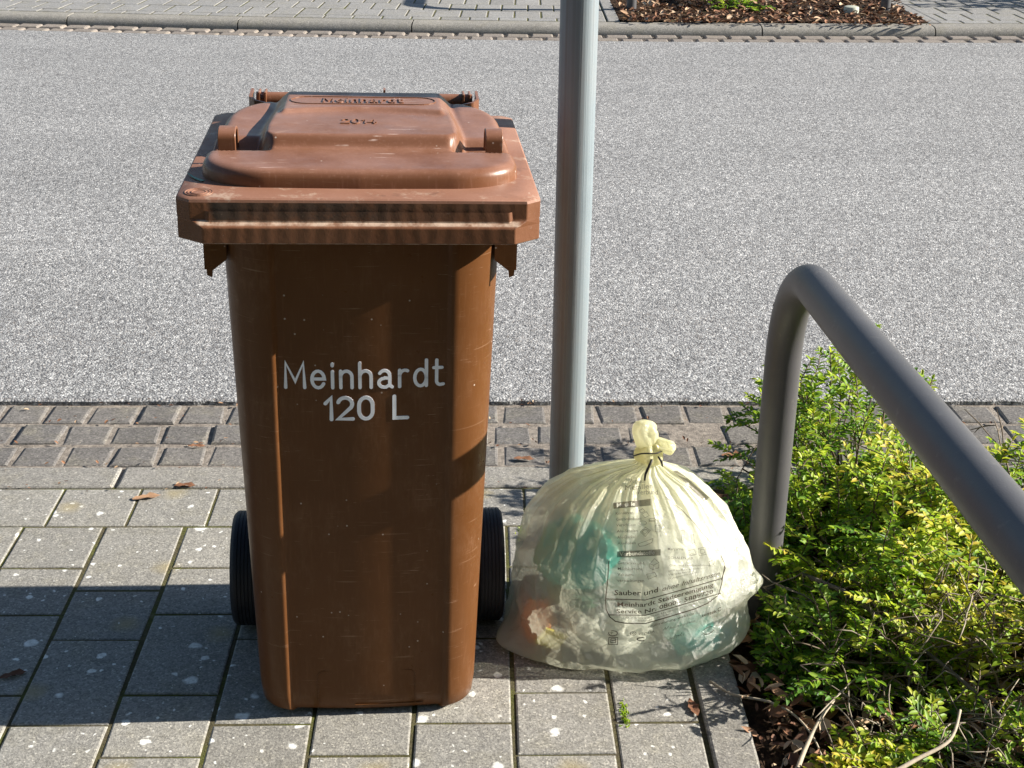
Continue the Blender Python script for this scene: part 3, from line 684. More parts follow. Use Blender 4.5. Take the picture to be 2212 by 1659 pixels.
# knot: wrapped collar and two flared tails
def crumple(p, s, a): return Vector((noise.noise(p*s), noise.noise(p*s+Vector((5, 2, 9))), noise.noise(p*s+Vector((1, 8, 3)))))*a
def blob(pts, rads, n=28, ra=.004, ripple=5, sc=60):
    V, F = tube_vf(pts, rads, n, True); out = []
    for i, p in enumerate(V):
        k = i % n; ring = i//n; c = Vector(pts[min(ring, len(pts)-1)]); d = (p-c)
        if d.length > 1e-6: p = c+d*(1+.16*math.sin(ripple*2*math.pi*k/n+ring*.5)+.08*math.sin(9*2*math.pi*k/n))
        out.append(p+crumple(p, sc, ra))
    return out, F
def sub(o, l=1):
    m = o.modifiers.new('smooth', 'SUBSURF'); m.levels = l; m.render_levels = l; return o
kn = Vector((.229, 2.128, .345))
def ln(a, b, n): return [a+(b-a)*i/(n-1) for i in range(n)]
V1, F1 = blob([kn+OFF+Vector(v) for v in ((-.001, 0, -.015), (0, 0, -.006), (.001, 0, .003), (.002, 0, .012), (.002, 0, .020), (.000, 0, .027))], [.016, .0225, .0225, .021, .019, .012], ra=.003)
sub(mesh('knot', V1, F1, FILM, bag, smooth=True, attrs={'tint': [1]*len(V1)}))
V1, F1 = blob([kn+OFF+Vector(v) for v in ((.000, 0, .014), (-.003, 0, .026), (-.006, 0, .038), (-.008, 0, .050), (-.006, 0, .058), (-.004, 0, .063))], [.014, .017, .019, .021, .017, .006], ra=.006)
sub(mesh('bag_tail', V1, F1, FILM, bag, smooth=True, attrs={'tint': [.75]*len(V1)}))
V1, F1 = blob([kn+OFF+Vector(v) for v in ((.006, 0, .018), (.014, -.002, .021), (.024, -.003, .020), (.034, -.003, .017), (.041, -.003, .015), (.045, -.003, .014))], [.011, .013, .012, .012, .011, .004], ra=.005)
sub(mesh('bag_tail', V1, F1, FILM, bag, smooth=True, attrs={'tint': [.8]*len(V1)}))
CORD = plain('black_cord', (.012, .012, .012), .5)
pts = [kn+OFF+Vector((.0245*math.cos(a), .0235*math.sin(a), .006+.010*math.sin(a*1.0+2.6)+.002*math.cos(3*a))) for a in np.linspace(0, 2*math.pi, 33)]
A = Acc(); tv, tf = tube_vf(pts, .0013, 8); A.add(tv, tf)
tv, tf = tube_vf([kn+OFF+Vector(v) for v in ((.004, -.024, .004), (-.002, -.026, -.012), (-.006, -.028, -.022), (-.007, -.030, -.032))], [.002, .0022, .002, .0016], 8); A.add(tv, tf)
tv, tf = tube_vf([kn+OFF+Vector(v) for v in ((.014, -.0205, .008), (.020, -.022, .000), (.0225, -.021, -.010))], [.0012, .0022, .0012], 8); A.add(tv, tf)
A.make('tie_cord', CORD, bag, smooth=True, attr=False)
# print on the film
INK = NB('brown_print_ink'); INK.set((.050, .034, .022), .5, .3)
tpn = INK.n('ShaderNodeBsdfTransparent'); mxn = INK.n('ShaderNodeMixShader'); mxn.inputs[0].default_value = .10
INK.t.links.new(INK.b.outputs[0], mxn.inputs[1]); INK.t.links.new(tpn.outputs[0], mxn.inputs[2]); INK.t.links.new(mxn.outputs[0], INK.out.inputs[0])
INKL = INK.m.copy(); INKL.name = 'pale_brown_print_ink'
for nd in INKL.node_tree.nodes:
    if nd.type == 'MIX_SHADER': nd.inputs[0].default_value = .34
WINK = plain('unprinted_film_letters', (.62, .62, .50), .4)
PD = Vector((.0, .848, -.530)).normalized(); PU = Vector((0, .530, .848)).normalized(); PO = Vector((.250, 2.02, .128))   # print frame
PS = .000518*.56    # metres per print unit
def pr(u, v, off=.0016):
    o = PO+Vector((1, 0, 0))*((u-1035)*.0002895)+PU*((1090-v)*.0002895) - PD*.6
    h = bm_bvh.ray_cast(o, PD)
    return (h[0]-PD*off+OFF) if h[0] is not None else None
def bend(u, v):      # the film folds right of u=950: rows climb
    k = sm(930, 1000, u) if v > 860 else 0
    amt = .30*sm(860, 1050, v)
    return u, v-(max(0, u-945)*amt)
class Print:
    def __init__(s, mat): s.v = []; s.f = []; s.each = mat; s.nm = 'printed_icon'
    def flush(s, nm='printed_icon'):
        if s.f: mesh(s.nm, s.v, s.f, s.each, bag)
        s.v = []; s.f = []; s.nm = nm
    def add2(s, V2, F2, bnd=True, off=.0016):
        out = []
        for p in V2:
            u, v = bend(*p) if bnd else p
            q = pr(u, v, off)
            if q is None: return
            out.append(q)
        for f in F2:
            if max((out[a]-out[b]).length for a, b in zip(f, f[1:]+f[:1])) > .03: continue
            s.f.append(tuple(i+len(s.v) for i in f))
        s.v += out
    def line(s, pts, wd, **k):
        if s.each: s.flush()
        P = [Vector(pts[0])]
        for a, b in zip(pts, pts[1:]):
            a, b = Vector(a), Vector(b); m_ = max(1, int((b-a).length/9)); P += [a+(b-a)*i/m_ for i in range(1, m_+1)]
        V2, F2 = ribbon2d(P, wd, 4); s.add2([(p.x, p.y) for p in V2], F2, **k)
    def quad(s, q, n=14, **k):
        if s.each: s.flush('printed_bar')
        V2 = []
        for j in range(4):
            for i in range(n+1):
                a = Vector(q[0]).lerp(Vector(q[1]), i/n); b = Vector(q[3]).lerp(Vector(q[2]), i/n); p = a.lerp(b, j/3); V2.append((p.x, p.y))
        s.add2(V2, [(j*(n+1)+i, j*(n+1)+i+1, (j+1)*(n+1)+i+1, (j+1)*(n+1)+i) for j in range(3) for i in range(n)], **k)
    def text(s, txt, u, v, h, wd=None, bold=0, slope=0, shear=0, **k):
        if s.each: s.flush('printed_line')
        cu = bpy.data.curves.new('t', 'FONT'); cu.body = txt; cu.size = 1; cu.resolution_u = 2; cu.offset = bold; cu.shear = shear
        ob = bpy.data.objects.new('t', cu); COL.objects.link(ob); bpy.context.view_layer.update()
        me = bpy.data.meshes.new_from_object(ob.evaluated_get(bpy.context.evaluated_depsgraph_get()))
        bm = bmesh.new(); bm.from_mesh(me); bmesh.ops.triangulate(bm, faces=bm.faces[:])
        P = [tuple(vv.co[:2]) for vv in bm.verts]; Ff = [tuple(x.index for x in f.verts) for f in bm.faces]; bm.free()
        bpy.data.objects.remove(ob); bpy.data.curves.remove(cu); bpy.data.meshes.remove(me)
        if not P: return
        mxx = max(p[0] for p in P); sx = (wd/mxx) if wd else h/.72; sy = h/.72
        s.add2([(u+p[0]*sx, v-p[1]*sy-slope*p[0]*sx) for p in P], Ff, **k)
    def make(s, name, mat): return mesh(name, s.v, s.f, mat, bag)
P1 = Print(INK.m); P2 = Print(INKL); P3 = Print(INKL); P4 = Print(WINK)
fr = [(735, 870), (726, 1000), (718, 1090), (722, 1140), (742, 1180), (775, 1206), (830, 1216), (900, 1216), (1000, 1216), (1120, 1216), (1230, 1216), (1310, 1206), (1370, 1180)]
P1.line(fr, 6); P1.line([(1370, 1180), (1390, 1120), (1405, 1040), (1413, 960)], 6); P1.line([(1388, 965), (1412, 900), (1408, 870), (1385, 825)], 5, bnd=False)
P1.line([(722, 1080), (945, 1084), (1390, 1090)], 5); P1.line([(738, 1170), (940, 1170), (1385, 1172)], 5)
P1.text('Sauber und', 768, 1058, 30, 247, bold=.012); P1.text('ohne Inhaltsreste', 1034, 1062, 27, 345, shear=.3, slope=-.02)
P1.text('Meinhardt Städtereinigung', 783, 1122, 25, 560, bold=.014); P1.text('Service Nr. 0800 - 5889720', 780, 1160, 24, 560, bold=.014)
P2.text('SÄCKE im eigenen Hausmüll entsorgt', 815, 1190, 11, 420); P2.text('befinden werden', 903, 1206, 12, 190)
P1.text('mülltrennung-wirkt.de', 962, 1246, 15, 262); P1.text('zentek', 1268, 1275, 20, 95, bold=.01); P1.line(arc(1378, 1262, 10, 10, 20, 320, 8), 4)
P1.text('VEOLIA', 908, 1282, 15, 92); P1.line(arc(880, 1274, 16, 11, 0, 360, 14), 3); P1.line(arc(880, 1274, 6, 5, 0, 360, 8), 3)
P2.text('ReclaySystems', 1085, 1290, 14, 150); P2.line([(1048, 1284), (1060, 1272), (1064, 1284), (1078, 1272)], 4)
P1.line(arc(765, 1274, 26, 14, 200, -110, 12), 4); P1.line(arc(765, 1270, 36, 22, 150, 30, 8), 2); P1.line([(758, 1280), (752, 1270), (766, 1272)], 3)
P1.line([(742, 1298), (794, 1298), (794, 1338), (742, 1338), (742, 1298)], 4); P1.line([(754, 1306), (782, 1306), (782, 1328), (754, 1328), (754, 1306)], 4); P1.line([(760, 1317), (776, 1317)], 5)
P1.line(arc(930, 1306, 26, 9, 60, 300, 10), 6); P2.text('Interseroh', 903, 1334, 9, 70); P2.line(arc(1140, 1330, 18, 12, 0, 180, 8), 3); P2.text('NOVENT', 1090, 1352, 13, 85)
P1.line(arc(1318, 1368, 32, 16, 20, 160, 8), 4); P1.line(arc(1318, 1362, 32, 16, 200, 340, 8), 4)
for i, t_ in enumerate(('Konserven', 'Getränkedosen', 'Verschlüsse', 'Alu-Schalen', 'Alu-Deckel', 'Alu-Folien')):
    P2.text(t_, 770+i*2.5, 604+i*34, 16, (100, 145, 110, 118, 104, 104)[i], slope=.04, bold=.006)
P3.quad([(757, 537), (970, 512), (970, 550), (759, 571)]); P3.quad([(780, 812), (1028, 797), (1028, 832), (780, 846)])
P4.text('Metalle', 776, 562, 23, 106, bold=.02, slope=.10, off=.0020); P4.text('Verbundstoffe', 795, 838, 23, 200, bold=.02, slope=.06, off=.0020)
for i, t_ in enumerate(('Getränke- und', 'Milchkartons,', 'Vakuum-', 'verpackungen')): P2.text(t_, 783, 884+i*33, 17, (153, 148, 95, 153)[i], bold=.006)
for u, v, t_, w_ in ((1068, 802, 'Margarine', 90), (1072, 852, 'SCHALEN, z.B.', 150), (1078, 897, 'Obst- und Gemüsebehältnisse', 250), (1072, 937, 'und andere geschäumte', 235), (1072, 970, 'Verpackungen', 155), (1072, 1000, 'Styroporformteile', 180)):
    P2.text(t_, u, v, 16, w_, bold=.004)
P2.text('Verkauf', 850, 418, 22, 95); P2.text('Metallen', 825, 462, 30, 160, slope=.08); P2.text('Verbund', 893, 486, 30, 120)
def ico(pts, cl=True): P2.line(pts+([pts[0]] if cl else []), 2.6)
ico([(905, 580), (925, 568), (938, 582), (918, 594)]); ico([(920, 600), (945, 586), (962, 608), (938, 620)]); ico(arc(978, 632, 18, 9, 0, 360, 10), 0); ico(arc(978, 645, 18, 9, 180, 360, 8), 0)
ico([(995, 662), (1022, 662), (1022, 700), (995, 700)]); ico([(912, 700), (940, 674), (968, 692), (940, 726)]); ico([(922, 700), (940, 684), (958, 694), (938, 714)])
ico([(900, 768), (950, 750), (982, 738), (978, 760), (938, 778), (908, 782)]); ico(arc(925, 650, 22, 12, 0, 360, 12), 0)
ico([(968, 880), (995, 850), (1020, 872), (1018, 905), (985, 915), (968, 905)]); ico([(968, 880), (990, 888), (1020, 872)], 0); ico([(990, 888), (986, 915)], 0)
ico([(950, 940), (995, 932), (1006, 958), (960, 970)]); ico([(1190, 800), (1225, 795), (1238, 822), (1205, 830)]); ico([(1250, 788), (1290, 782), (1294, 822), (1254, 828)]); ico([(1262, 795), (1282, 792), (1284, 814), (1264, 818)])
ico([(1145, 690), (1165, 690), (1162, 745), (1148, 745)]); ico([(1205, 715), (1220, 708), (1226, 755), (1212, 762)]); ico([(1312, 862), (1345, 850), (1350, 868), (1340, 880), (1352, 905), (1318, 910)])
P3.line([(1060, 500), (1150, 570), (1240, 660), (1330, 755)], 5, bnd=False)
P3.quad([(1112, 345), (1140, 338), (1325, 490), (1300, 518)], 20, bnd=False)
for p_ in (P1, P2, P3, P4): p_.flush()
# contents seen through the film
def lump(name, c, r, mat, label, cat, seed, sharp=.35, group=None):
    bm = bmesh.new(); bmesh.ops.create_icosphere(bm, subdivisions=5, radius=1)
    for v in bm.verts:
        p = v.co.copy(); q = p*1.6+Vector((seed*7.1, seed*3.3, seed))
        d = 1+.28*noise.noise(q)+sharp*(.5-abs(noise.noise(q*2.1)))*.8; v.co = Vector((p.x*r[0]*d, p.y*r[1]*d, p.z*r[2]*d))
    for v in bm.verts:      # keep everything inside the film
        p = v.co+Vector(c); p.z = min(max(p.z, .008), .25); xl, xr, yf, yb = tb(p.z); mx_, my_ = (xl+xr)/2, (yf+yb)/2; a, b = (xr-xl)/2-.012, (yb-yf)/2-.012
        q = (abs((p.x-mx_)/a)**2.3+abs((p.y-my_)/b)**2.3)**(1/2.3)
        if q > 1: p.x = mx_+(p.x-mx_)/q; p.y = my_+(p.y-my_)/q
        v.co = p-Vector(c)
    me = bpy.data.meshes.new(name); bm.to_mesh(me); bm.free(); me.materials.append(mat); me.polygons.foreach_set('use_smooth', [True]*len(me.polygons))
    o = bpy.data.objects.new(name, me); COL.objects.link(o); o.location = c; tag(o, label, cat, group); return o
TEAL = plain('teal_film', (.03, .50, .46), .3, .5, 60); WFILM = plain('white_film', (.86, .86, .83), .35, .5, 60); ORG = plain('orange_card', (.75, .22, .03), .4); YEL = plain('yellow_card', (.80, .68, .08), .4)
GRN = plain('dark_green_film', (.10, .22, .15), .3, .5, 60); BLU = plain('blue_film', (.14, .22, .42), .35)
lump('plastic_wrapping', (.110, 2.075, .185), (.070, .052, .055), TEAL, 'teal plastic wrapping in the upper left of the yellow bag', 'packaging', 1)
lump('plastic_tray', (.315, 2.055, .04), (.045, .04, .03), TEAL, 'teal plastic tray low in the right side of the yellow bag', 'packaging', 2)
lump('plastic_sack', (.235, 2.15, .15), (.12, .085, .11), WFILM, 'white crumpled plastic filling the middle of the yellow bag', 'packaging', 3, .6)
lump('foil_packet', (.335, 2.13, .12), (.048, .06, .07), WFILM, 'whitish foil packet on the right inside the yellow bag', 'packaging', 4, .7)
lump('green_net', (.12, 2.095, .11), (.06, .05, .03), GRN, 'dark green film under the teal wrapping in the yellow bag', 'packaging', 5)
lump('blue_wrapper', (.038, 2.11, .085), (.018, .035, .026), BLU, 'blue wrapper at the far left inside the yellow bag', 'packaging', 6)
lump('orange_carton', (.050, 2.065, .055), (.026, .03, .036), ORG, 'orange carton at the lower left inside the yellow bag', 'packaging', 7, .5)
lump('white_cup', (.17, 2.08, .05), (.07, .06, .045), WFILM, 'white crushed cup lying at the bottom of the yellow bag', 'packaging', 8, .5)
A = Acc(); A.box(-.024, .024, -.003, .003, -.018, .018); yb_ = A.make('yellow_card', YEL, attr=False); yb_.location = (.072, 2.038, .040); yb_.rotation_euler = (.25, .5, .35); bevel(yb_, .001)
tag(yb_, 'bright yellow card against the lower left of the yellow bag', 'packaging')

# ------------------------------------------------------------------ planting
def leaf_mesh(name, B, D, Nn, Ls, Ws, T, mat, parent=None, fold=.25, curl=.15):
    """many small folded leaves: base, direction, normal, length, width"""
    B, D, Nn = map(np.asarray, (B, D, Nn)); Ls = np.asarray(Ls)[:, None]; Ws = np.asarray(Ws)[:, None]
    D = D/np.linalg.norm(D, axis=1, keepdims=True); S = np.cross(D, Nn); S /= np.linalg.norm(S, axis=1, keepdims=True)+1e-9; U = np.cross(S, D)
    P = np.stack([B, B+D*Ls*.30+S*Ws*.46+U*Ws*fold, B+D*Ls*.68+S*Ws*.40+U*Ws*fold-U*Ls*curl*.5, B+D*Ls-U*Ls*curl,
                  B+D*Ls*.68-S*Ws*.40+U*Ws*fold-U*Ls*curl*.5, B+D*Ls*.30-S*Ws*.46+U*Ws*fold, B+D*Ls*.5-U*Ls*curl*.3], 1).reshape(-1, 3)
    n = len(B); base = (np.arange(n)*7)[:, None]
    Fa = (base+np.array([[0, 1, 6]])); fs = [base+np.array([q]) for q in ([0, 1, 6], [1, 2, 6], [2, 3, 6], [3, 4, 6], [4, 5, 6], [5, 0, 6])]
    F = np.concatenate(fs).astype(np.int32)
    me = bpy.data.meshes.new(name); me.vertices.add(len(P)); me.vertices.foreach_set('co', P.astype(np.float32).ravel())
    me.loops.add(F.size); me.loops.foreach_set('vertex_index', F.ravel()); me.polygons.add(len(F)); me.polygons.foreach_set('loop_start', np.arange(len(F), dtype=np.int32)*3)
    me.polygons.foreach_set('loop_total', np.full(len(F), 3, dtype=np.int32))
    at = me.attributes.new('tint', 'FLOAT', 'POINT'); at.data.foreach_set('value', np.repeat(np.clip(T, 0, 1), 7).astype(np.float32)); me.materials.append(mat)
    me.update(calc_edges=True); o = bpy.data.objects.new(name, me); COL.objects.link(o); o.parent = parent; return o
def shrub(c, rx, ry, h, nb, label, group, yel=.45, bare=.1, leafl=.0168, seed=1, up=.5, sub_n=(5, 9), tag_=True, limit=None, stem=None):
    R_ = random.Random(seed); o = empty('shrub', (c[0], c[1], -.01)); tag(o, label, 'shrub', group)
    B, D, Nn, Ls, Ws, T = [], [], [], [], [], []; S = Acc()
    def leaves(pts, l0, yel_):
        acc = 0; side = 0
        for a, b in zip(pts, pts[1:]):
            t = (b-a); L_ = t.length; t.normalize(); acc += L_
            while acc > .0085:
                acc -= .0085; side += 1; p = b-t*acc; sd_ = t.cross(Vector((R_.uniform(-.3, .3), R_.uniform(-.3, .3), 1))).normalized()
                for sg in (-1, 1):
                    if R_.random() < .12: continue
                    d = (sd_*sg+t*R_.uniform(.35, .9)+Vector((0, 0, R_.uniform(-.1, .45)))).normalized()
                    B.append(tuple(p)); D.append(tuple(d)); nn = Vector((R_.uniform(-.15, .85), R_.uniform(-.4, .35), 1)); Nn.append(tuple(nn))
                    l_ = l0*R_.uniform(.65, 1.25); Ls.append(l_); Ws.append(l_*R_.uniform(.42, .56)); T.append(yel_+R_.gauss(0, .13))
        d = (pts[-1]-pts[-2]).normalized()
        for k in range(2): B.append(tuple(pts[-1])); D.append(tuple((d+Vector((R_.uniform(-.4, .4), R_.uniform(-.4, .4), .2))).normalized())); Nn.append((.1, .1, 1)); Ls.append(l0*.9); Ws.append(l0*.4); T.append(yel_+.2)
    def arcp(p, d, L_, n, droop, wig):
        pts = [p.copy()]; d = d.copy()
        for i in range(n):
            d += Vector((R_.gauss(0, wig), R_.gauss(0, wig), R_.gauss(0, wig)-droop)); d.normalize(); q = pts[-1]+d*L_/n
            if q.z > h*1.12 and d.z > 0: d.z *= -.3; q = pts[-1]+d*L_/n
            if q.z < .012: q.z = .012+R_.random()*.01; d.z = abs(d.z)*.3
            if limit and not limit(q+Vector((c[0], c[1], 0))) and len(pts) > 2: break
            if limit and not limit(q+Vector((c[0], c[1], 0))): d = Vector((.3, d.y, .1)).normalized(); q = pts[-1]+d*L_/n*.3
            pts.append(q)
        return pts
    for b_ in range(nb):
        an = R_.uniform(0, 6.283); rr = math.sqrt(R_.random())*.55
        p0 = Vector((math.cos(an)*rx*rr*.9, math.sin(an)*ry*rr*.9, 0)); out = Vector((math.cos(an)*rx, math.sin(an)*ry, 0))
        el = R_.uniform(.25, 1.0); d = (out.normalized()*(1-el)*1.3+Vector((R_.gauss(0, .25), R_.gauss(0, .25), el*up*1.7))).normalized()
        L_ = h*R_.uniform(.8, 1.25)/max(.45, d.z); L_ = min(L_, max(rx, ry, h)*1.25)
        pts = arcp(p0, d, L_, 9, .085, .10); V, F = tube_vf(pts, [.0026*(1-.07*i) for i in range(len(pts))], 5); S.add(V, F, R_.random()**1.5)
        isb = R_.random() < bare
        for k in range(R_.randint(*sub_n)):
            i = R_.randint(1, len(pts)-1); tt = (pts[i]-pts[i-1]).normalized(); s_ = Vector((R_.gauss(0, 1), R_.gauss(0, 1), R_.gauss(.35, .5))).normalized()
            sp = arcp(pts[i], (tt*.6+s_*.9).normalized(), R_.uniform(.05, .13), 5, .06, .12); V, F = tube_vf(sp, [.0012]*(len(sp)-1)+[.0007], 4); S.add(V, F, R_.random())
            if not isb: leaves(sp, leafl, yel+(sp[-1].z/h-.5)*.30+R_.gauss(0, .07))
        if not isb: leaves(pts[len(pts)//2:] if len(pts) > 3 else pts, leafl, yel+.1+R_.gauss(0, .07))
    S.make('stems', stem or TWIG, o, smooth=True)
    if B: leaf_mesh('foliage', B, D, Nn, Ls, Ws, T, LEAF, o)
    return o
G = 'low evergreen shrubs in the planting bed'
lim = lambda q: (q.x > .34 if q.y > 2.3 else (q.x > .45 if q.y > 2.12 else q.x > .42)) and q.z < .06+1.0*(q.x-.36) and q.z < max(.19, .345-.8*max(0, q.x-.74))
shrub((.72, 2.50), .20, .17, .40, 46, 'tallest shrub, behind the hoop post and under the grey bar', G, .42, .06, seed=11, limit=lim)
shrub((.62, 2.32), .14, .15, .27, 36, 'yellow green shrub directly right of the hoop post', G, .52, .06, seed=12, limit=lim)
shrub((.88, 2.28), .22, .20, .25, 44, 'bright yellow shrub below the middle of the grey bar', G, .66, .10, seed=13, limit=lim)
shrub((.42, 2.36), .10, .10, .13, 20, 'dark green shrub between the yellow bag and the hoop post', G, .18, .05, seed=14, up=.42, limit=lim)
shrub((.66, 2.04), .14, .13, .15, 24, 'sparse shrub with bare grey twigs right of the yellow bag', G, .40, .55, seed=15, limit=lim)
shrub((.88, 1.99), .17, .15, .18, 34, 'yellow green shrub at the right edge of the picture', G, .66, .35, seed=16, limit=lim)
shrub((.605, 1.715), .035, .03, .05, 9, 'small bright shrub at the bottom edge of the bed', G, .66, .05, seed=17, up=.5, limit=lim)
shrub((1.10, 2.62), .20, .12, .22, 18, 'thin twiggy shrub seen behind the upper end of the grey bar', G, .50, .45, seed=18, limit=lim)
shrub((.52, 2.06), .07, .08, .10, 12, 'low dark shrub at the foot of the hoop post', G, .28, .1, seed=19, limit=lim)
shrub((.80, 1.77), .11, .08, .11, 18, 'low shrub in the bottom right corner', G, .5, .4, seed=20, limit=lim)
BARE = m_twig('bare_twig_bark', (.13, .105, .08), (.36, .31, .24))
shrub((.70, 2.04), .20, .20, .17, 30, 'tangle of bare grey twigs in the middle of the bed', G, .4, 1.0, seed=41, limit=lim, stem=BARE)
shrub((.66, 1.84), .18, .10, .08, 16, 'low bare twigs near the bottom of the bed', G, .4, 1.0, seed=42, limit=lim, stem=BARE)
# litter
def litter(name, n, fn, label, sz=(.012, .034), zb=.0, seed=5, flat=.35):
    R_ = random.Random(seed); B, D, Nn, Ls, Ws, T = [], [], [], [], [], []
    for i in range(n):
        p = fn(R_); an = R_.uniform(0, 6.28); d = Vector((math.cos(an), math.sin(an), R_.uniform(-.15, .3))); B.append((p[0], p[1], zb+R_.uniform(0, .018)*(1 if zb < 0 else .4)))
        D.append(tuple(d)); Nn.append((R_.gauss(0, flat), R_.gauss(0, flat), 1)); l_ = R_.uniform(*sz); Ls.append(l_); Ws.append(l_*R_.uniform(.25, .6)); T.append(.12+.88*R_.random()**.9)
    o = leaf_mesh(name, B, D, Nn, Ls, Ws, T, DEAD, None, .35, -.2); tag(o, label, 'leaf litter', kind='stuff'); return o
litter('leaf_litter', 2600, lambda R_: pf(R_.uniform(.445, 1.25), R_.uniform(1.6, 2.62)), 'dry brown leaf litter under the shrubs beside the pavement', (.012, .042), -.006)
litter('far_leaf_litter', 2200, lambda R_: (R_.uniform(.62, 2.36), 8.22+R_.random()**1.3*1.6), 'dry brown leaf litter in the far planting bed', (.02, .055), KT+.010, 6)
litter('gutter_litter', 420, lambda R_: pf(R_.uniform(-1.4, 1.5), PY0+.16+R_.choice([.005, .10, .212, .32, .42])+R_.gauss(0, .010)), 'tiny dry plant bits caught in the gutter joints', (.003, .014), .001, 8, .2)
A = Acc(); R_ = random.Random(4)
for i in range(170):
    p = pf(R_.uniform(.45, 1.3), R_.uniform(1.6, 2.6)); p = Vector((p.x, p.y, R_.uniform(-.005, .03))); an = R_.uniform(0, 6.28); L_ = R_.uniform(.04, .2); pts = [p]
    for k in range(5): an += R_.gauss(0, .25); pts.append(pts[-1]+Vector((math.cos(an), math.sin(an), R_.gauss(0, .12)))*L_/5)
    if min(q.x for q in pts) < .41: continue
    V, F = tube_vf(pts, R_.uniform(.0006, .0018), 5); A.add(V, F, R_.random())
o = A.make('dead_twigs', TWIG, smooth=True); tag(o, 'thin dead twigs lying through the leaf litter', 'twigs', kind='stuff')
PALE = m_twig('pale_stick', (.30, .25, .18), (.50, .43, .33))
def stick(pts, r, label, mat=PALE):
    P = [Vector(p) for p in pts]; Q = []
    for i in range(len(P)-1):
        for k in range(6): Q.append(Vector((*cat([p.xy for p in P], i+k/6), P[i].z+(P[i+1].z-P[i].z)*k/6)))
    Q.append(P[-1]); V, F = tube_vf(Q, [r*(1-.5*i/len(Q)) for i in range(len(Q))], 7); o = mesh('stick', V, F, mat, smooth=True, attrs={'tint': [.6]*len(V)}); tag(o, label, 'stick'); return o
stick([(.335, 1.965, .008), (.365, 1.925, .012), (.42, 1.895, .02), (.455, 1.86, .02), (.475, 1.80, .02), (.48, 1.72, .02)], .0026, 'long curved dry stalk reaching from the bed onto the kerb below the yellow bag')
stick([(.425, 1.70, .02), (.452, 1.76, .03), (.485, 1.82, .04), (.515, 1.86, .05)], .0042, 'pale straight stick lying near the bottom edge of the bed')
stick([(.535, 1.66, .05), (.60, 1.70, .06), (.66, 1.735, .07), (.69, 1.79, .085)], .004, 'pale bent stick among the leaves at the bottom of the picture')
stick([(.505, 2.22, .07), (.58, 2.12, .09), (.66, 2.02, .07), (.74, 1.90, .05), (.79, 1.80, .03)], .005, 'thick grey branch running down through the middle of the bed', m_twig('grey_branch', (.10, .085, .07), (.20, .175, .15)))
def deadleaf(x, y, ln, an, label, t=.7):
    V = []; n = 8
    for i in range(n+1):
        u = i/n; wd = ln*.17*math.sin(math.pi*min(1, u*.96+.03))**.7*(1+.35*math.sin(u*23+ln*900))
        for k in (-1, -.5, 0, .5, 1): V.append(Vector(((u-.5)*ln, k*wd*(1+.15*math.sin(u*19+k*3)), .0012+abs(k)*wd*.30*(1+.6*math.sin(u*13+k*5))+.0012*math.sin(u*9+k*2)+.001)))
    F = [(i*5+k, i*5+k+1, (i+1)*5+k+1, (i+1)*5+k) for i in range(n) for k in range(4)]
    V = [v*.78 for v in V]; o = mesh('dead_leaf', V, F, DEAD, smooth=True, attrs={'tint': [t]*len(V)}); o.location = (x, y, .001); o.rotation_euler = (0, 0, an); tag(o, label, 'leaf', 'fallen leaves on the paving'); return o
deadleaf(-.753, 2.596, .075, .35, 'pale brown curled leaf lying on the slabs just below the edging kerb', .75)
deadleaf(-.685, 2.650, .060, .05, 'reddish brown leaf lying on the joint of the edging left of the bin', .5)
deadleaf(-.700, 2.838, .050, .0, 'small brown leaf in the setts just left of the bin', .62)
deadleaf(.029, 2.793, .060, -.05, 'brown leaf in the gutter between the bin and the pole', .55)
deadleaf(.300, 1.902, .060, 1.75, 'red brown leaf wedged in the joint in front of the yellow bag', .42)
deadleaf(-.825, 1.970, .060, .5, 'dull brown leaf in the bin shadow at the left edge', .3)
deadleaf(.046, 2.420, .032, -.7, 'tiny white curled leaf beside the right wheel of the bin', 1.0)
deadleaf(.493, 2.823, .07, .1, 'orange brown leaf in the gutter left of the hoop post', .6)
# moss cushions in the joints in front of the bag
MOSS = plain('moss', (.13, .22, .02), .9, .1)
def tuft(x, y, n, r, hgt, label, seed, ry=None):
    R_ = random.Random(seed); ry = ry or r; B, D, Nn, Ls, Ws, T = [], [], [], [], [], []
    for i in range(n):
        B.append((x+R_.gauss(0, r*.5), y+R_.gauss(0, ry*.5), -.003)); D.append((R_.gauss(0, .5), R_.gauss(0, .5), 1)); Nn.append((R_.gauss(0, 1), R_.gauss(0, 1), .1)); Ls.append(hgt*R_.uniform(.5, 1.2)); Ws.append(hgt*.35); T.append(R_.uniform(.35, .75))
    o = leaf_mesh('moss_tuft', B, D, Nn, Ls, Ws, T, LEAF, None, .1, .1); tag(o, label, 'moss'); return o
tuft(.187, 1.885, 160, .005, .008, 'bright green moss tuft in the joint just in front of the yellow bag', 1, .03)
tuft(.022, 2.47, 90, .006, .008, 'small moss patch in the joint between the bin wheel and the pole', 2, .03)
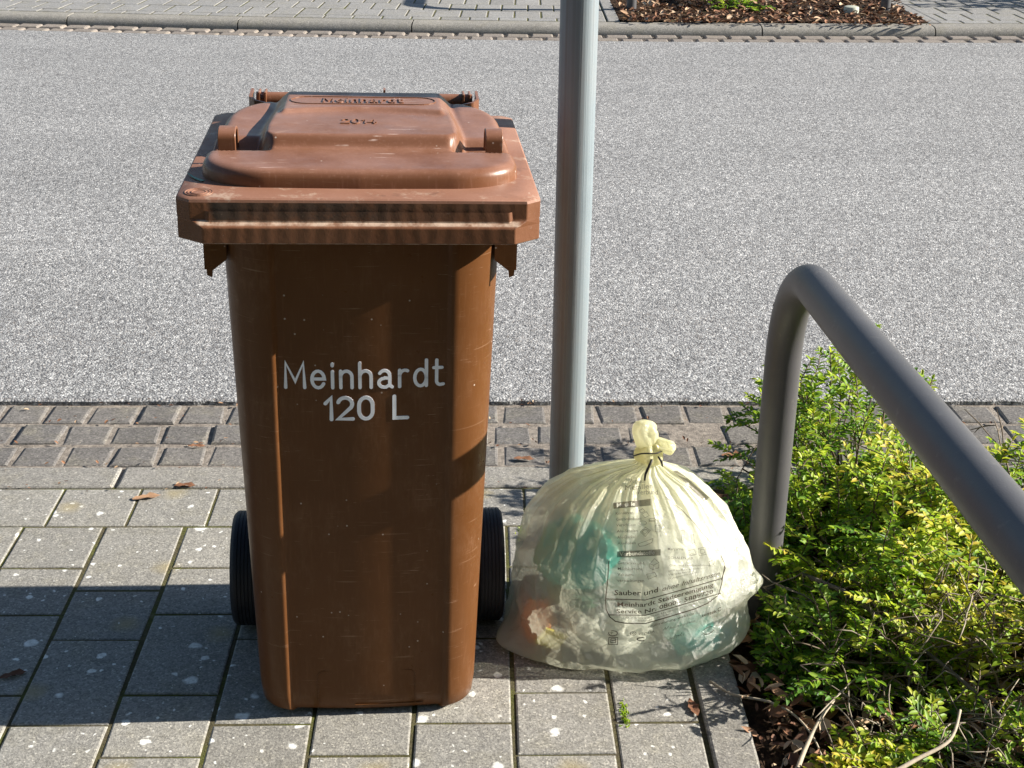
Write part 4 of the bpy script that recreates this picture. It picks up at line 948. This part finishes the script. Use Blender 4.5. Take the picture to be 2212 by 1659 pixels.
# far planting bed
shrub((1.36, 8.80), .07, .06, .10, 4, 'small light green plant in the middle of the far bed', None, .4, .1, leafl=.02, seed=31).location.z = KT
shrub((1.20, 8.95), .08, .06, .10, 4, 'small green plant behind the left half of the far bed', None, .3, .1, leafl=.02, seed=32).location.z = KT
V, F = tube_vf([(0, 0, 0), (0, 0, .028), (0, 0, .034), (0, 0, .037)], [.045, .045, .042, .034], 24); o = mesh('pipe_cap', V, F, plain('pale_green_plastic', (.42, .44, .36), .6), smooth=True, angle=40); o.location = (2.002, 8.68, KT+.008)
tag(o, 'small round pale green pipe cap in the far bed near the right hoop post', 'cap')
V, F = rings([[(-.012, 0, 0), (.012, 0, 0), (.012, .002, 0), (-.012, .002, 0)], [(-.010, .012, .05), (.010, .012, .05), (.010, .014, .05), (-.010, .014, .05)]], True, True)
# added leaf mass, out of view at the right, to shade the far pavement
def added_shade_hedge():
    R_ = random.Random(9); o = empty('added_shade_hedge', (5.2, 10.2, 0)); tag(o, 'added dense leaf mass out of view at the right, casting shade onto the far pavement', 'added_shade_hedge')
    n = 9000; P = np.array([[R_.uniform(-.9, .9), R_.uniform(-1.25, 1.6), R_.random()**.8*.95] for _ in range(n)]); D = np.array([[R_.gauss(0, 1), R_.gauss(0, 1), R_.gauss(.4, .6)] for _ in range(n)]); Nn = np.array([[R_.gauss(0, .6), R_.gauss(0, .6), 1] for _ in range(n)])
    leaf_mesh('foliage', P, D, Nn, [R_.uniform(.05, .09) for _ in range(n)], [R_.uniform(.03, .05) for _ in range(n)], [R_.uniform(.05, .5) for _ in range(n)], LEAF, o)
    A = Acc()
    for i in range(40):
        x, y = R_.uniform(-.8, .8), R_.uniform(-1.1, 1.5); V, F = tube_vf([(x, y, 0), (x+R_.gauss(0, .1), y, .4), (x+R_.gauss(0, .1), y+R_.gauss(0, .1), .85)], [.015, .01, .004], 5); A.add(V, F, .3)
    A.make('stems', TWIG, o)
added_shade_hedge()

def sky_blocker_hedge():  # added behind the camera to keep sky light off the bin front
    R_ = random.Random(19); o = empty('added_shade_hedge', (0, -1.9, 0)); tag(o, 'added tall dark leaf mass behind the camera, blocking sky light', 'added_shade_hedge')
    n = 16000; P = np.array([[R_.uniform(-6, 5), R_.uniform(-.7, .7), R_.random()**.85*3.2] for _ in range(n)]); D = np.array([[R_.gauss(0, 1), R_.gauss(0, 1), R_.gauss(.2, .6)] for _ in range(n)]); Nn = np.array([[R_.gauss(0, .6), R_.gauss(0, .9), 1] for _ in range(n)])
    leaf_mesh('foliage', P, D, Nn, [R_.uniform(.10, .17) for _ in range(n)], [R_.uniform(.07, .11) for _ in range(n)], [R_.uniform(0, .2) for _ in range(n)], LEAF, o)
    A = Acc()
    for i in range(40):
        x = R_.uniform(-6, 5); V, F = tube_vf([(x, 0, 0), (x+R_.gauss(0, .1), .1, 1.4), (x+R_.gauss(0, .2), 0, 3)], [.03, .02, .008], 6); A.add(V, F, .3)
    A.make('stems', TWIG, o)
sky_blocker_hedge()
